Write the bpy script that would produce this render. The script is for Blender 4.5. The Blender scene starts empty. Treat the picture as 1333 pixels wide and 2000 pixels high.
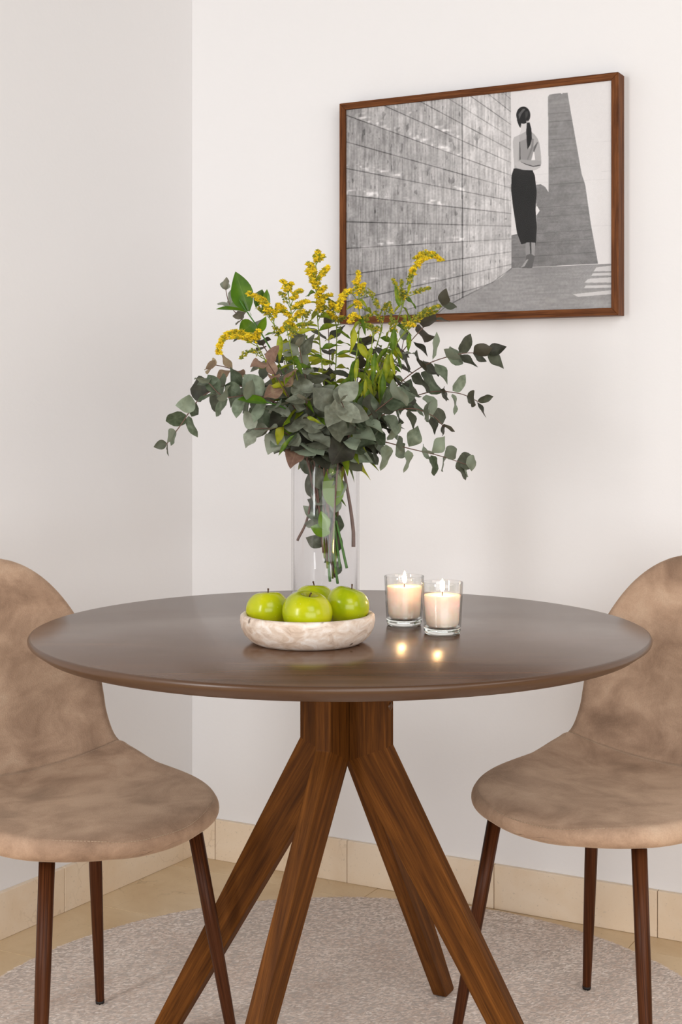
import bpy, math, random
import numpy as np
from mathutils import Vector, Matrix, Quaternion

random.seed(7)
rng = np.random.default_rng(7)
S = bpy.context.scene
COL = S.collection

# ------------------------------------------------------------------ camera
CAM_H, FPX, CX, HY = 1.107, 2800.0, 666.5, 800.0
cam = bpy.data.cameras.new('camera')
cam_o = bpy.data.objects.new('camera', cam)
COL.objects.link(cam_o)
cam_o.location = (0, 0, CAM_H)
cam_o.rotation_euler = (math.radians(90), 0, 0)
cam.sensor_width = 36.0
cam.sensor_fit = 'AUTO'
cam.lens = FPX / 2000.0 * 36.0
cam.shift_y = -0.1
cam.clip_start = 0.05
S.camera = cam_o

# ------------------------------------------------------------------ world, lights, exposure
world = bpy.data.worlds.new('world')
S.world = world
world.use_nodes = True
bg = world.node_tree.nodes['Background']
bg.inputs['Color'].default_value = (1.0, 0.985, 0.975, 1)
bg.inputs['Strength'].default_value = 0.10


def area(name, loc, target, sx, sy, power, color):
    l = bpy.data.lights.new(name, 'AREA')
    l.shape = 'RECTANGLE'
    l.size, l.size_y, l.energy, l.color = sx, sy, power, color
    o = bpy.data.objects.new(name, l)
    COL.objects.link(o)
    o.location = loc
    o.rotation_euler = (Vector(target) - Vector(loc)).to_track_quat('-Z', 'Y').to_euler()
    return o


area('window_light', (-2.25, -0.15, 1.58), (0.1, 2.7, 0.95), 0.42, 1.9, 42, (0.985, 0.995, 1.0))
area('front_fill_light', (1.0, -2.4, 1.0), (-0.1, 2.6, 0.5), 4.2, 2.0, 108, (1.0, 0.992, 0.98))  # broad fill added behind the camera to lift low areas; no door there
area('overhead_fill_light', (0.7, -0.4, 2.7), (-0.6, 2.6, 0.2), 1.5, 1.5, 30, (1.0, 0.985, 0.97))  # unseen overhead fill added in place of ceiling bounce, not a fixture
area('side_lamp_light', (2.2, 0.5, 1.55), (-0.6, 2.7, 0.8), 1.1, 1.1, 13, (1.0, 0.93, 0.87))

S.view_settings.view_transform = 'Standard'
S.view_settings.look = 'None'
S.view_settings.gamma = 1.0
S.view_settings.use_curve_mapping = False
S.view_settings.exposure = 0.07
S.cycles.transparent_max_bounces = 24
S.cycles.max_bounces = 14
S.cycles.sample_clamp_indirect = 6.0


# ------------------------------------------------------------------ helpers
def lin(c):
    return tuple((v / 12.92 if v <= 0.04045 else ((v + 0.055) / 1.055) ** 2.4) for v in c)


def hexc(h):
    h = h.lstrip('#')
    return lin(tuple(int(h[i:i + 2], 16) / 255 for i in (0, 2, 4))) + (1.0,)


class NT:
    """a small wrapper to write node trees in few lines"""
    def __init__(s, name):
        s.m = bpy.data.materials.new(name)
        s.m.use_nodes = True
        s.t = s.m.node_tree
        s.t.nodes.clear()
        s.out = s.n('ShaderNodeOutputMaterial')

    def n(s, typ, ins=None, **kw):
        nd = s.t.nodes.new(typ)
        for k, v in kw.items():
            setattr(nd, k, v)
        for k, v in (ins or {}).items():
            sock = nd.inputs[k]
            if hasattr(v, 'is_output'):
                s.t.links.new(v, sock)
            else:
                sock.default_value = v
        return nd

    def coord(s, kind='Object', scale=(1, 1, 1), rot=(0, 0, 0)):
        tc = s.n('ShaderNodeTexCoord')
        mp = s.n('ShaderNodeMapping', {'Vector': tc.outputs[kind], 'Scale': scale, 'Rotation': rot})
        return mp.outputs[0]

    def noise(s, vec, scale, detail=4, rough=0.55, dist=0.0):
        return s.n('ShaderNodeTexNoise', {'Vector': vec, 'Scale': scale, 'Detail': detail, 'Roughness': rough, 'Distortion': dist}).outputs['Fac']

    def ramp(s, fac, stops):
        r = s.n('ShaderNodeValToRGB', {'Fac': fac})
        e = r.color_ramp.elements
        while len(e) < len(stops):
            e.new(0.5)
        for el, (p, c) in zip(e, stops):
            el.position = p
            el.color = c if not isinstance(c, (int, float)) else (c, c, c, 1)
        return r.outputs['Color']

    def mix(s, fac, a, b, mode='MIX'):
        m = s.n('ShaderNodeMix', data_type='RGBA', blend_type=mode)
        for i, v in ((0, fac), (6, a), (7, b)):
            if hasattr(v, 'is_output'):
                s.t.links.new(v, m.inputs[i])
            else:
                m.inputs[i].default_value = v
        return m.outputs[2]

    def bump(s, h, strength, dist=0.01):
        return s.n('ShaderNodeBump', {'Height': h, 'Strength': strength, 'Distance': dist}).outputs[0]

    def pbr(s, **ins):
        p = s.n('ShaderNodeBsdfPrincipled', {k.replace('_', ' '): v for k, v in ins.items()})
        return p

    def done(s, shader):
        s.t.links.new(shader if hasattr(shader, 'is_output') else shader.outputs[0], s.out.inputs['Surface'])
        return s.m


def m_wall():
    k = NT('wall_paint')
    v = k.coord()
    return k.done(k.pbr(Base_Color=hexc('#eeecec'), Roughness=0.85, Normal=k.bump(k.noise(v, 90, 3), 0.08, 0.004)))


def m_marble(name, base, dark, vein, rough, scale=1.0):
    k = NT(name)
    tc = k.n('ShaderNodeTexCoord')
    oi = k.n('ShaderNodeObjectInfo')
    off = k.n('ShaderNodeVectorMath', {0: tc.outputs['Object'], 1: oi.outputs['Location']}, operation='ADD').outputs[0]
    n1 = k.noise(off, 5 * scale, 6, 0.6, 0.6)
    col = k.ramp(n1, [(0.3, dark), (0.62, base), (0.85, base)])
    warp = k.n('ShaderNodeTexNoise', {'Vector': off, 'Scale': 4.0 * scale, 'Detail': 5.0})
    wv = k.n('ShaderNodeMix', data_type='RGBA')
    wv.inputs[0].default_value = 0.35
    k.t.links.new(off, wv.inputs[6])
    k.t.links.new(warp.outputs['Color'], wv.inputs[7])
    vo = k.n('ShaderNodeTexVoronoi', {'Vector': wv.outputs[2], 'Scale': 9.0 * scale}, feature='DISTANCE_TO_EDGE')
    mask = k.ramp(vo.outputs['Distance'], [(0.0, 1.0), (0.018, 0.0)])
    gate = k.ramp(k.noise(off, 3.0 * scale, 2), [(0.55, 0.0), (0.68, 0.6)])
    f = k.n('ShaderNodeMath', {0: mask, 1: gate}, operation='MULTIPLY').outputs[0]
    col = k.mix(f, col, vein)
    speck = k.ramp(k.noise(off, 160, 2), [(0.28, 0.55), (0.36, 1.0)])
    col = k.mix(0.35, col, speck, 'MULTIPLY')
    return k.done(k.pbr(Base_Color=col, Roughness=rough, Normal=k.bump(n1, 0.05, 0.004)))


def m_velvet():
    k = NT('velvet')
    tc = k.n('ShaderNodeTexCoord')
    oi = k.n('ShaderNodeObjectInfo')
    off = k.n('ShaderNodeVectorMath', {0: tc.outputs['Object'], 1: oi.outputs['Location']}, operation='ADD').outputs[0]
    mp = k.n('ShaderNodeMapping', {'Vector': off, 'Scale': (1.0, 0.75, 1.0)}).outputs[0]
    n1 = k.noise(mp, 4.2, 5, 0.5, 0.8)
    n2 = k.noise(mp, 14.0, 5, 0.6, 0.5)
    f = k.n('ShaderNodeMath', {0: n1, 1: n2}, operation='ADD').outputs[0]
    f = k.n('ShaderNodeMath', {0: f, 1: 0.5}, operation='MULTIPLY').outputs[0]
    col = k.ramp(f, [(0.36, hexc('#8d725e')), (0.45, hexc('#a98b74')), (0.55, hexc('#c2a38a')), (0.7, hexc('#d8bda4'))])
    fine = k.noise(off, 420, 2)
    col = k.mix(0.25, col, k.ramp(fine, [(0.3, 0.55), (0.7, 1.0)]), 'MULTIPLY')
    p = k.pbr(Base_Color=col, Roughness=0.8, Sheen_Weight=0.55, Sheen_Roughness=0.35, Sheen_Tint=hexc('#e2c8ae'),
              Specular_IOR_Level=0.2, Normal=k.bump(k.n('ShaderNodeMath', {0: n2, 1: fine}, operation='ADD').outputs[0], 0.18, 0.006))
    return k.done(p)


def m_wood(name, c1, c2, c3, rough, across=70, along=3.5, coat=0.0):
    k = NT(name)
    v = k.coord('UV', (across, along, 1))
    n1 = k.noise(v, 1.0, 6, 0.6, 0.5)
    v2 = k.coord('UV', (across * 5, along * 4, 1))
    n2 = k.noise(v2, 1.0, 3, 0.6)
    col = k.ramp(n1, [(0.3, c1), (0.5, c2), (0.72, c3)])
    col = k.mix(0.45, col, k.ramp(n2, [(0.36, 0.35), (0.5, 1.0)]), 'MULTIPLY')
    p = k.pbr(Base_Color=col, Roughness=rough, Specular_IOR_Level=0.12, Coat_Weight=coat, Coat_Roughness=0.25, Normal=k.bump(n2, 0.08, 0.002))
    return k.done(p)


def m_top():
    k = NT('table_veneer')
    v = k.coord('Object', (3.0, 40, 40), (0, 0, 0.35))
    n1 = k.noise(v, 1.0, 4, 0.5, 0.0)
    v2 = k.coord('Object', (14, 260, 200), (0, 0, 0.35))
    n2 = k.noise(v2, 1.0, 3)
    col = k.ramp(n1, [(0.3, hexc('#573b27')), (0.55, hexc('#65462f')), (0.75, hexc('#735138'))])
    col = k.mix(0.3, col, k.ramp(n2, [(0.3, 0.6), (0.6, 1.0)]), 'MULTIPLY')
    rr = k.ramp(k.noise(k.coord(), 7, 4), [(0.3, 0.20), (0.7, 0.25)])
    return k.done(k.pbr(Base_Color=col, Roughness=rr, Specular_IOR_Level=0.5, Coat_Weight=0.0, Coat_Roughness=0.22, Normal=k.bump(n2, 0.03, 0.001)))


def m_rug():
    k = NT('rug_wool')
    oi = k.coord()
    n1 = k.noise(oi, 6, 4)
    n2 = k.noise(k.coord('Object', (1, 2.4, 1), (0, 0, 0.3)), 120, 3, 0.7)
    col = k.ramp(n2, [(0.28, hexc('#a39489')), (0.5, hexc('#c9bbb0')), (0.72, hexc('#e0d5cc'))])
    col = k.mix(0.3, col, k.ramp(n1, [(0.3, hexc('#bfa99c')), (0.7, hexc('#ddd3ca'))]))
    return k.done(k.pbr(Base_Color=col, Roughness=0.95, Sheen_Weight=0.2, Normal=k.bump(n2, 0.5, 0.006)))


def m_pile():
    k = NT('rug_tuft')
    g = k.n('ShaderNodeNewGeometry')
    col = k.ramp(g.outputs['Random Per Island'], [(0.0, hexc('#c0ada0')), (0.35, hexc('#dccabd')), (0.8, hexc('#eee0d5')), (1.0, hexc('#f7eee6'))])
    n1 = k.noise(k.coord(), 5, 4)
    col = k.mix(0.35, col, k.ramp(n1, [(0.35, hexc('#d0b8a8')), (0.65, hexc('#ecdfd4'))]))
    return k.done(k.pbr(Base_Color=col, Roughness=0.95))


def m_leaf(name, c_lo, c_mid, c_hi, back, rough, vein=0.25, trans=0.25):
    k = NT(name)
    oi = k.n('ShaderNodeObjectInfo')
    n1 = k.noise(k.coord('Object', (1, 1, 1)), 3.0, 3)
    f = k.n('ShaderNodeMath', {0: oi.outputs['Random'], 1: 0.72}, operation='MULTIPLY').outputs[0]
    f = k.n('ShaderNodeMath', {0: f, 1: n1, 2: 0.0}, operation='ADD').outputs[0]
    f = k.n('ShaderNodeMath', {0: f, 1: 0.22}, operation='SUBTRACT').outputs[0]
    col = k.ramp(f, [(0.1, c_lo), (0.45, c_mid), (0.9, c_hi)])
    tc = k.n('ShaderNodeTexCoord')
    sx = k.n('ShaderNodeSeparateXYZ', {0: tc.outputs['UV']})
    rib = k.n('ShaderNodeMath', {0: sx.outputs['Y'], 1: 0.5}, operation='SUBTRACT').outputs[0]
    rib = k.n('ShaderNodeMath', {0: rib}, operation='ABSOLUTE').outputs[0]
    rb = k.ramp(rib, [(0.0, vein), (0.035, 0.0)])
    col = k.mix(rb, col, back)
    geo = k.n('ShaderNodeNewGeometry')
    col = k.mix(k.n('ShaderNodeMath', {0: geo.outputs['Backfacing'], 1: 0.6}, operation='MULTIPLY').outputs[0], col, back)
    p = k.pbr(Base_Color=col, Roughness=rough, Specular_IOR_Level=0.4)
    tr = k.n('ShaderNodeBsdfTranslucent', {'Color': col})
    mx = k.n('ShaderNodeMixShader', {0: trans, 1: p.outputs[0], 2: tr.outputs[0]})
    return k.done(mx)


def m_plain(name, c, rough, vary=0.12, scale=30, **kw):
    k = NT(name)
    n = k.noise(k.coord(), scale, 4)
    col = k.mix(1.0, c, k.ramp(n, [(0.3, 1 - vary), (0.7, 1.0)]), 'MULTIPLY')
    return k.done(k.pbr(Base_Color=col, Roughness=rough, **kw))


def m_thin_glass(name, tint, edge, r0=0.035, r1=0.75, e0=0.8):
    k = NT(name)
    lw = k.n('ShaderNodeLayerWeight', {'Blend': 0.5})
    tr = k.n('ShaderNodeBsdfTransparent', {'Color': k.ramp(lw.outputs['Facing'], [(0.0, tint), (e0, tint), (1.0, edge)])})
    gl = k.n('ShaderNodeBsdfGlossy', {'Color': (1, 1, 1, 1), 'Roughness': 0.02})
    geo = k.n('ShaderNodeNewGeometry')
    dt = k.n('ShaderNodeVectorMath', {0: geo.outputs['Normal'], 1: geo.outputs['Incoming']}, operation='DOT_PRODUCT').outputs['Value']
    dt = k.n('ShaderNodeMath', {0: dt}, operation='ABSOLUTE').outputs[0]
    fr = k.n('ShaderNodeMath', {0: k.n('ShaderNodeMath', {0: 1.0, 1: dt}, operation='SUBTRACT').outputs[0], 1: 5.0}, operation='POWER')
    fr = k.n('ShaderNodeMath', {0: fr.outputs[0], 1: r1, 2: r0}, operation='MULTIPLY_ADD')
    return k.done(k.n('ShaderNodeMixShader', {0: fr.outputs[0], 1: tr.outputs[0], 2: gl.outputs[0]}))


def m_glass():
    k = NT('clear_glass')
    return k.done(k.n('ShaderNodeBsdfGlass', {'Color': (0.97, 0.985, 0.975, 1), 'Roughness': 0.0, 'IOR': 1.48}))


def m_apple():
    k = NT('apple_skin')
    oi = k.n('ShaderNodeObjectInfo')
    tc = k.n('ShaderNodeTexCoord')
    off = k.n('ShaderNodeVectorMath', {0: tc.outputs['Object'], 1: oi.outputs['Location']}, operation='ADD').outputs[0]
    n1 = k.noise(off, 16, 4, 0.5, 0.4)
    col = k.ramp(n1, [(0.3, hexc('#96a608')), (0.5, hexc('#b6bb0e')), (0.75, hexc('#d6cf26'))])
    vo = k.n('ShaderNodeTexVoronoi', {'Vector': off, 'Scale': 150.0})
    sp = k.ramp(vo.outputs['Distance'], [(0.0, 0.5), (0.14, 0.0)])
    col = k.mix(sp, col, hexc('#dde08a'))
    sx = k.n('ShaderNodeSeparateXYZ', {0: tc.outputs['Object']})
    rad = k.n('ShaderNodeVectorMath', {0: tc.outputs['Object'], 1: (1, 1, 0)}, operation='MULTIPLY').outputs[0]
    ln = k.n('ShaderNodeVectorMath', {0: rad}, operation='LENGTH').outputs['Value']
    top = k.ramp(ln, [(0.0, 0.85), (0.010, 0.5), (0.017, 0.0)])
    col = k.mix(top, col, hexc('#8a7a2a'))
    return k.done(k.pbr(Base_Color=col, Roughness=0.2, Specular_IOR_Level=0.4, Subsurface_Weight=0.08, Subsurface_Radius=(0.006, 0.008, 0.002), Subsurface_Scale=0.5, Normal=k.bump(n1, 0.04, 0.002)))


def m_travertine():
    k = NT('travertine')
    v = k.coord('Object', (1, 1, 1.7))
    n1 = k.noise(v, 38, 6, 0.6, 1.2)
    n2 = k.noise(v, 14, 4, 0.6, 0.6)
    col = k.ramp(n1, [(0.3, hexc('#ad8b70')), (0.47, hexc('#dcc4ae')), (0.66, hexc('#f8f0e8'))])
    col = k.mix(0.35, col, k.ramp(n2, [(0.35, hexc('#d8c0aa')), (0.65, hexc('#f6ece2'))]))
    vo = k.n('ShaderNodeTexVoronoi', {'Vector': k.coord('Object', (1, 1, 0.8)), 'Scale': 42.0})
    pit = k.ramp(vo.outputs['Distance'], [(0.0, 1.0), (0.12, 0.8), (0.18, 0.0)])
    gate = k.ramp(k.noise(k.coord(), 20, 2), [(0.52, 0.0), (0.56, 1.0)])
    f = k.n('ShaderNodeMath', {0: pit, 1: gate}, operation='MULTIPLY').outputs[0]
    col = k.mix(f, col, hexc('#6d5a4a'))
    h = k.n('ShaderNodeMath', {0: n1, 1: f}, operation='SUBTRACT').outputs[0]
    return k.done(k.pbr(Base_Color=col, Roughness=0.55, Normal=k.bump(h, 0.2, 0.003)))


def m_wax():
    k = NT('candle_wax')
    n = k.noise(k.coord(), 40, 3)
    col = k.ramp(n, [(0.3, hexc('#f6dcc8')), (0.7, hexc('#fcebdd'))])
    return k.done(k.pbr(Base_Color=col, Roughness=0.5, Subsurface_Weight=0.6, Subsurface_Radius=(0.03, 0.015, 0.008), Subsurface_Scale=0.6))


def m_flame():
    k = NT('flame')
    tc = k.n('ShaderNodeTexCoord')
    sx = k.n('ShaderNodeSeparateXYZ', {0: tc.outputs['Generated']})
    col = k.ramp(sx.outputs['Z'], [(0.0, (1, .42, .13, 1)), (0.4, (1, .62, .28, 1)), (1.0, (1, .5, .18, 1))])
    return k.done(k.n('ShaderNodeEmission', {'Color': col, 'Strength': 170.0}))


def m_print():
    k = NT('photo_print')
    a = k.n('ShaderNodeVertexColor', layer_name='print')
    return k.done(k.pbr(Base_Color=a.outputs['Color'], Roughness=0.8, Specular_IOR_Level=0.1))


def m_floret():
    k = NT('goldenrod_floret')
    g = k.n('ShaderNodeNewGeometry')
    col = k.ramp(g.outputs['Random Per Island'], [(0.0, hexc('#7f8a22')), (0.25, hexc('#b3a01c')), (0.45, hexc('#d8ba12')), (0.85, hexc('#f0d41c')), (1.0, hexc('#c9a012'))])
    return k.done(k.pbr(Base_Color=col, Roughness=0.7))


def m_bud():
    k = NT('goldenrod_bud')
    g = k.n('ShaderNodeNewGeometry')
    col = k.ramp(g.outputs['Random Per Island'], [(0.0, hexc('#5c6e26')), (0.5, hexc('#8e9330')), (0.8, hexc('#b9a828')), (1.0, hexc('#d8bd24'))])
    return k.done(k.pbr(Base_Color=col, Roughness=0.7))


M = dict(
    wall=m_wall(),
    base=m_marble('baseboard_marble', hexc('#f0dfc9'), hexc('#e6cfb2'), hexc('#a58a68'), 0.4),
    floor=m_marble('floor_marble', hexc('#dfc7a3'), hexc('#cdb087'), hexc('#98794f'), 0.32),
    grout=m_plain('grout', hexc('#8d7454'), 0.9),
    velvet=m_velvet(),
    thread=m_plain('stitch_thread', hexc('#b39a82'), 0.7),
    walnut=m_wood('walnut_table_leg', hexc('#43240b'), hexc('#5f3712'), hexc('#7d4b1c'), 0.55, across=90, along=4),
    legwood=m_wood('walnut_chair_leg', hexc('#2f160a'), hexc('#4b2814'), hexc('#64391f'), 0.36, across=160, along=4),
    framewood=m_wood('walnut_frame', hexc('#48260f'), hexc('#683c1e'), hexc('#86532e'), 0.5, across=150, along=6),
    top=m_top(),
    rim=m_plain('table_edge_lacquer', hexc('#573d2a'), 0.32, 0.1, 12),
    dark=m_plain('dark_rubber', hexc('#1c1613'), 0.6),
    bolt=m_plain('bolt_cap', hexc('#5a3a22'), 0.35),
    rug=m_rug(), pile=m_pile(),
    euc=m_leaf('eucalyptus_leaf', hexc('#3a4430'), hexc('#616d56'), hexc('#94a08a'), hexc('#8a9080'), 0.5),
    euc_grey=m_leaf('eucalyptus_leaf_grey', hexc('#464638'), hexc('#6b6e5d'), hexc('#9aa08e'), hexc('#8c8676'), 0.52),
    euc_dark=m_leaf('eucalyptus_leaf_dark', hexc('#2b2620'), hexc('#3e4033'), hexc('#565a49'), hexc('#5a5346'), 0.55),
    euc_dry=m_leaf('eucalyptus_leaf_dry', hexc('#6b4d42'), hexc('#8c6f5c'), hexc('#a99878'), hexc('#b59a86'), 0.7),
    euc_pink=m_leaf('eucalyptus_leaf_pink', hexc('#735548'), hexc('#917261'), hexc('#ab907c'), hexc('#a58b78'), 0.65),
    gold_leaf=m_leaf('goldenrod_leaf', hexc('#3a5614'), hexc('#62801c'), hexc('#b0b228'), hexc('#94a040'), 0.5, trans=0.35),
    rus=m_leaf('ruscus_leaf', hexc('#34540e'), hexc('#486d13'), hexc('#67881d'), hexc('#86984a'), 0.28, trans=0.12),
    euc_stem=m_plain('eucalyptus_stem', hexc('#6d5044'), 0.6),
    gold_stem=m_plain('goldenrod_stem', hexc('#7f8f30'), 0.6),
    green_stem=m_plain('ruscus_stem', hexc('#4a7a2c'), 0.5),
    floret=m_floret(), bud=m_bud(),
    vase=m_thin_glass('vase_glass', (0.965, 0.965, 0.97, 1), (0.55, 0.53, 0.54, 1), 0.022, 0.75, 0.72),
    cup=m_thin_glass('cup_glass', (0.985, 0.985, 0.98, 1), (0.22, 0.22, 0.21, 1), 0.045, 0.75, 0.6),
    pane=m_thin_glass('frame_glass', (0.985, 0.985, 0.985, 1), (0.95, 0.95, 0.95, 1), 0.006, 0.3),
    glass=m_glass(),
    apple=m_apple(), stem=m_plain('apple_stem', hexc('#4a3018'), 0.8),
    trav=m_travertine(), wax=m_wax(), wick=m_plain('wick', hexc('#2a2018'), 0.9), flame=m_flame(),
    print=m_print(),
)


def new_mesh(name, verts, faces, mats, smooth=True, uv=None, fmat=None):
    me = bpy.data.meshes.new(name)
    me.from_pydata([tuple(v) for v in verts], [], [tuple(int(i) for i in f) for f in faces])
    for m in (mats if isinstance(mats, (list, tuple)) else [mats]):
        me.materials.append(m)
    if smooth:
        me.polygons.foreach_set('use_smooth', [True] * len(me.polygons))
    if fmat is not None:
        me.polygons.foreach_set('material_index', fmat)
    if uv is not None:
        l = me.uv_layers.new(name='UVMap')
        for lp in me.loops:
            l.data[lp.index].uv = uv[lp.vertex_index]
    me.update()
    return me


def link(name, me, parent=None, loc=None, mat=None):
    o = bpy.data.objects.new(name, me)
    COL.objects.link(o)
    if parent is not None:
        o.parent = parent
    if loc is not None:
        o.location = loc
    if mat is not None:
        o.matrix_local = mat
    return o


def thing(name, label, cat, loc=(0, 0, 0), rz=0.0, group=None):
    o = bpy.data.objects.new(name, None)
    o.empty_display_size = 0.05
    COL.objects.link(o)
    o.location = loc
    o.rotation_euler = (0, 0, rz)
    o['label'] = label
    o['category'] = cat
    if group:
        o['group'] = group
    return o


def lathe(prof, n=64, mats=None, name='lathe', fm=None, smooth=True):
    """closed of revolution about z; prof = [(r, z)], r = 0 gives a pole"""
    V, F, FM = [], [], []
    rows = []
    for r, z in prof:
        if r < 1e-7:
            rows.append([len(V)])
            V.append((0, 0, z))
        else:
            rows.append(list(range(len(V), len(V) + n)))
            V += [(r * math.cos(2 * math.pi * i / n), r * math.sin(2 * math.pi * i / n), z) for i in range(n)]
    for j in range(len(rows) - 1):
        a, b = rows[j], rows[j + 1]
        for i in range(n):
            i2 = (i + 1) % n
            if len(a) == 1 and len(b) == 1:
                continue
            if len(a) == 1:
                F.append((a[0], b[i2], b[i]))
            elif len(b) == 1:
                F.append((a[i], a[i2], b[0]))
            else:
                F.append((a[i], a[i2], b[i2], b[i]))
            FM.append(fm[j] if fm else 0)
    return new_mesh(name, V, F, mats, smooth, fmat=FM)


def box_mesh(name, lo, hi, mat, grain=2, smooth=False):
    x0, y0, z0 = lo
    x1, y1, z1 = hi
    V = [(x, y, z) for z in (z0, z1) for y in (y0, y1) for x in (x0, x1)]
    F = [(0, 2, 3, 1), (4, 5, 7, 6), (0, 1, 5, 4), (1, 3, 7, 5), (3, 2, 6, 7), (2, 0, 4, 6)]
    uv = []
    for v in V:
        o = [c for i, c in enumerate(v) if i != grain]
        uv.append((o[0] + 0.83 * o[1], v[grain]))
    return new_mesh(name, V, F, mat, smooth, uv)


def bevel(o, w=0.002, seg=2):
    b = o.modifiers.new('bevel', 'BEVEL')
    b.width, b.segments, b.limit_method = w, seg, 'ANGLE'
    return o


def catmull(P, n):
    P = [np.array(p, float) for p in P]
    P = [2 * P[0] - P[1]] + P + [2 * P[-1] - P[-2]]
    out = []
    m = len(P) - 3
    for t in np.linspace(0, m, n):
        i = min(int(t), m - 1)
        u = t - i
        p0, p1, p2, p3 = P[i:i + 4]
        out.append(0.5 * (2 * p1 + (p2 - p0) * u + (2 * p0 - 5 * p1 + 4 * p2 - p3) * u * u + (3 * p1 - p0 - 3 * p2 + p3) * u ** 3))
    return np.array(out)


def even(P, n):
    d = np.r_[0, np.cumsum(np.linalg.norm(np.diff(P, axis=0), axis=1))]
    t = np.linspace(0, d[-1], n)
    return np.c_[tuple(np.interp(t, d, P[:, k]) for k in range(P.shape[1]))], d[-1]


def tube_data(P, R, n=6, cap=True):
    P = np.array(P)
    R = np.broadcast_to(np.array(R, float), (len(P),)) if np.ndim(R) else np.full(len(P), R)
    T = np.gradient(P, axis=0)
    T /= np.linalg.norm(T, axis=1)[:, None] + 1e-12
    ref = np.array([0, 0, 1.0]) if abs(T[0][2]) < 0.9 else np.array([1.0, 0, 0])
    a = np.cross(T[0], ref)
    a /= np.linalg.norm(a)
    V, F, uv = [], [], []
    dist = np.r_[0, np.cumsum(np.linalg.norm(np.diff(P, axis=0), axis=1))]
    for i in range(len(P)):
        a = a - T[i] * (a @ T[i])
        a /= np.linalg.norm(a) + 1e-12
        b = np.cross(T[i], a)
        for k in range(n):
            th = 2 * math.pi * k / n
            V.append(P[i] + R[i] * (math.cos(th) * a + math.sin(th) * b))
            uv.append((abs(k - n / 2) / n * 2 * math.pi * R[i] * 2, dist[i]))
    for i in range(len(P) - 1):
        for k in range(n):
            k2 = (k + 1) % n
            F.append((i * n + k, i * n + k2, (i + 1) * n + k2, (i + 1) * n + k))
    if cap:
        F.append(tuple(range(n))[::-1])
        F.append(tuple((len(P) - 1) * n + k for k in range(n)))
    return V, F, uv


def tube(name, P, R, mat, parent=None, n=6):
    V, F, uv = tube_data(P, R, n)
    return link(name, new_mesh(name, V, F, mat, True, uv), parent)


# ------------------------------------------------------------------ the room
CO = np.array([-0.36625, 3.55459])            # foot of the wall corner
DR = np.array([0.88204, -0.47117])            # along the right wall, away from the corner
DL = np.array([-0.51968, -0.85436])           # along the left wall
NR = np.array([-0.47117, -0.88204])           # out of the right wall into the room
NL = np.array([0.85436, -0.51968])
TB = 0.012                                    # baseboard thickness
WALL_H = 2.75


def frame_mat(origin, d, n, z=0.0):
    """local x along d, local y along n, local z up"""
    return Matrix(((d[0], n[0], 0, origin[0]), (d[1], n[1], 0, origin[1]), (0, 0, 1, z), (0, 0, 0, 1)))


WC = CO - NR * TB                              # the wall planes meet just behind the baseboards
WC = CO - (NR + NL) * TB
FR = frame_mat(WC, DR, NR)
FL = frame_mat(WC, DL, NL)
LENR, LENL = 4.2, 4.6
wr = link('wall_right', box_mesh('wall_right', (-0.15, -0.12, -0.02), (LENR, 0, WALL_H), M['wall'], 0), mat=FR)
wl = link('wall_left', box_mesh('wall_left', (0, -0.12, -0.02), (LENL, 0, WALL_H), M['wall'], 0), mat=FL)
for w in (wr, wl):
    w['kind'] = 'structure'


def baseboard(name, F, cuts, length):
    b = bpy.data.objects.new(name, None)
    COL.objects.link(b)
    b.matrix_local = F
    b['kind'] = 'structure'
    xs = [0.0] + list(cuts)
    while xs[-1] + 0.37 < length:
        xs.append(xs[-1] + 0.37)
    for i in range(len(xs) - 1):
        h = 0.0985 + random.uniform(-0.0008, 0.0008)
        x0, x1 = xs[i] + 0.0008, xs[i + 1] - 0.0008
        me = box_mesh('tile', (0, 0, 0), (x1 - x0, TB + random.uniform(-0.0006, 0.0006), h), M['base'], 0)
        bevel(link('tile', me, b, (x0, 0, 0)), 0.0012, 2)
    return b


baseboard('baseboard_right', FR, [0.075, 0.442, 0.811, 1.179], LENR)
baseboard('baseboard_left', FL, [0.052, 0.478], LENL)

fl = link('floor', box_mesh('floor', (-4, -2, -0.06), (4, 4.6, -0.012), M['grout'], 0))
fl['kind'] = 'structure'
FT = frame_mat(CO, DR, NR)
k = 0
for j in range(0, 11):
    y0 = -0.227 + 0.31 * j
    for i in range(-5, 6):
        x0 = 0.53 + 0.62 * i - 0.02
        c = CO + DR * (x0 + 0.31) + NR * (y0 + 0.155)
        if (c - CO) @ NL < -0.35:              # behind the left wall
            continue
        me = box_mesh('tile', (-0.3095, -0.1545, -0.012), (0.3095, 0.1545, random.uniform(-0.0004, 0.0)), M['floor'], 0)
        o = link('tile', me, fl)
        o.matrix_local = frame_mat(c, DR, NR)
        bevel(o, 0.0008, 1)

# ------------------------------------------------------------------ the rug
RC, RR, RZ = (0.0, 2.532), 0.707, 0.008
rug = thing('round_rug', 'round light greyish beige woven rug with a frayed edge under the table', 'rug', (RC[0], RC[1], 0))
prof = [(0, 0.0005), (RR - 0.004, 0.0005), (RR, 0.003), (RR - 0.003, 0.0062), (0, 0.0062)]
link('backing', lathe(prof, 160, M['rug'], 'backing'), rug)
NTF = 52000
u = rng.random(NTF)
r = RR * np.sqrt(u) * 0.999
th = rng.random(NTF) * 2 * math.pi
cx_, cy_ = r * np.cos(th), r * np.sin(th)
keep = np.hypot(cx_, cy_) < RR - 0.002
cx_, cy_ = cx_[keep], cy_[keep]
n_ = len(cx_)
ang = 0.35 + rng.normal(0, 0.5, n_)
L_ = 0.0062 + 0.004 * rng.random(n_)
W_ = 0.0019 + 0.0009 * rng.random(n_)
hz = 0.0066 + 0.0016 * rng.random(n_)
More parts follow.
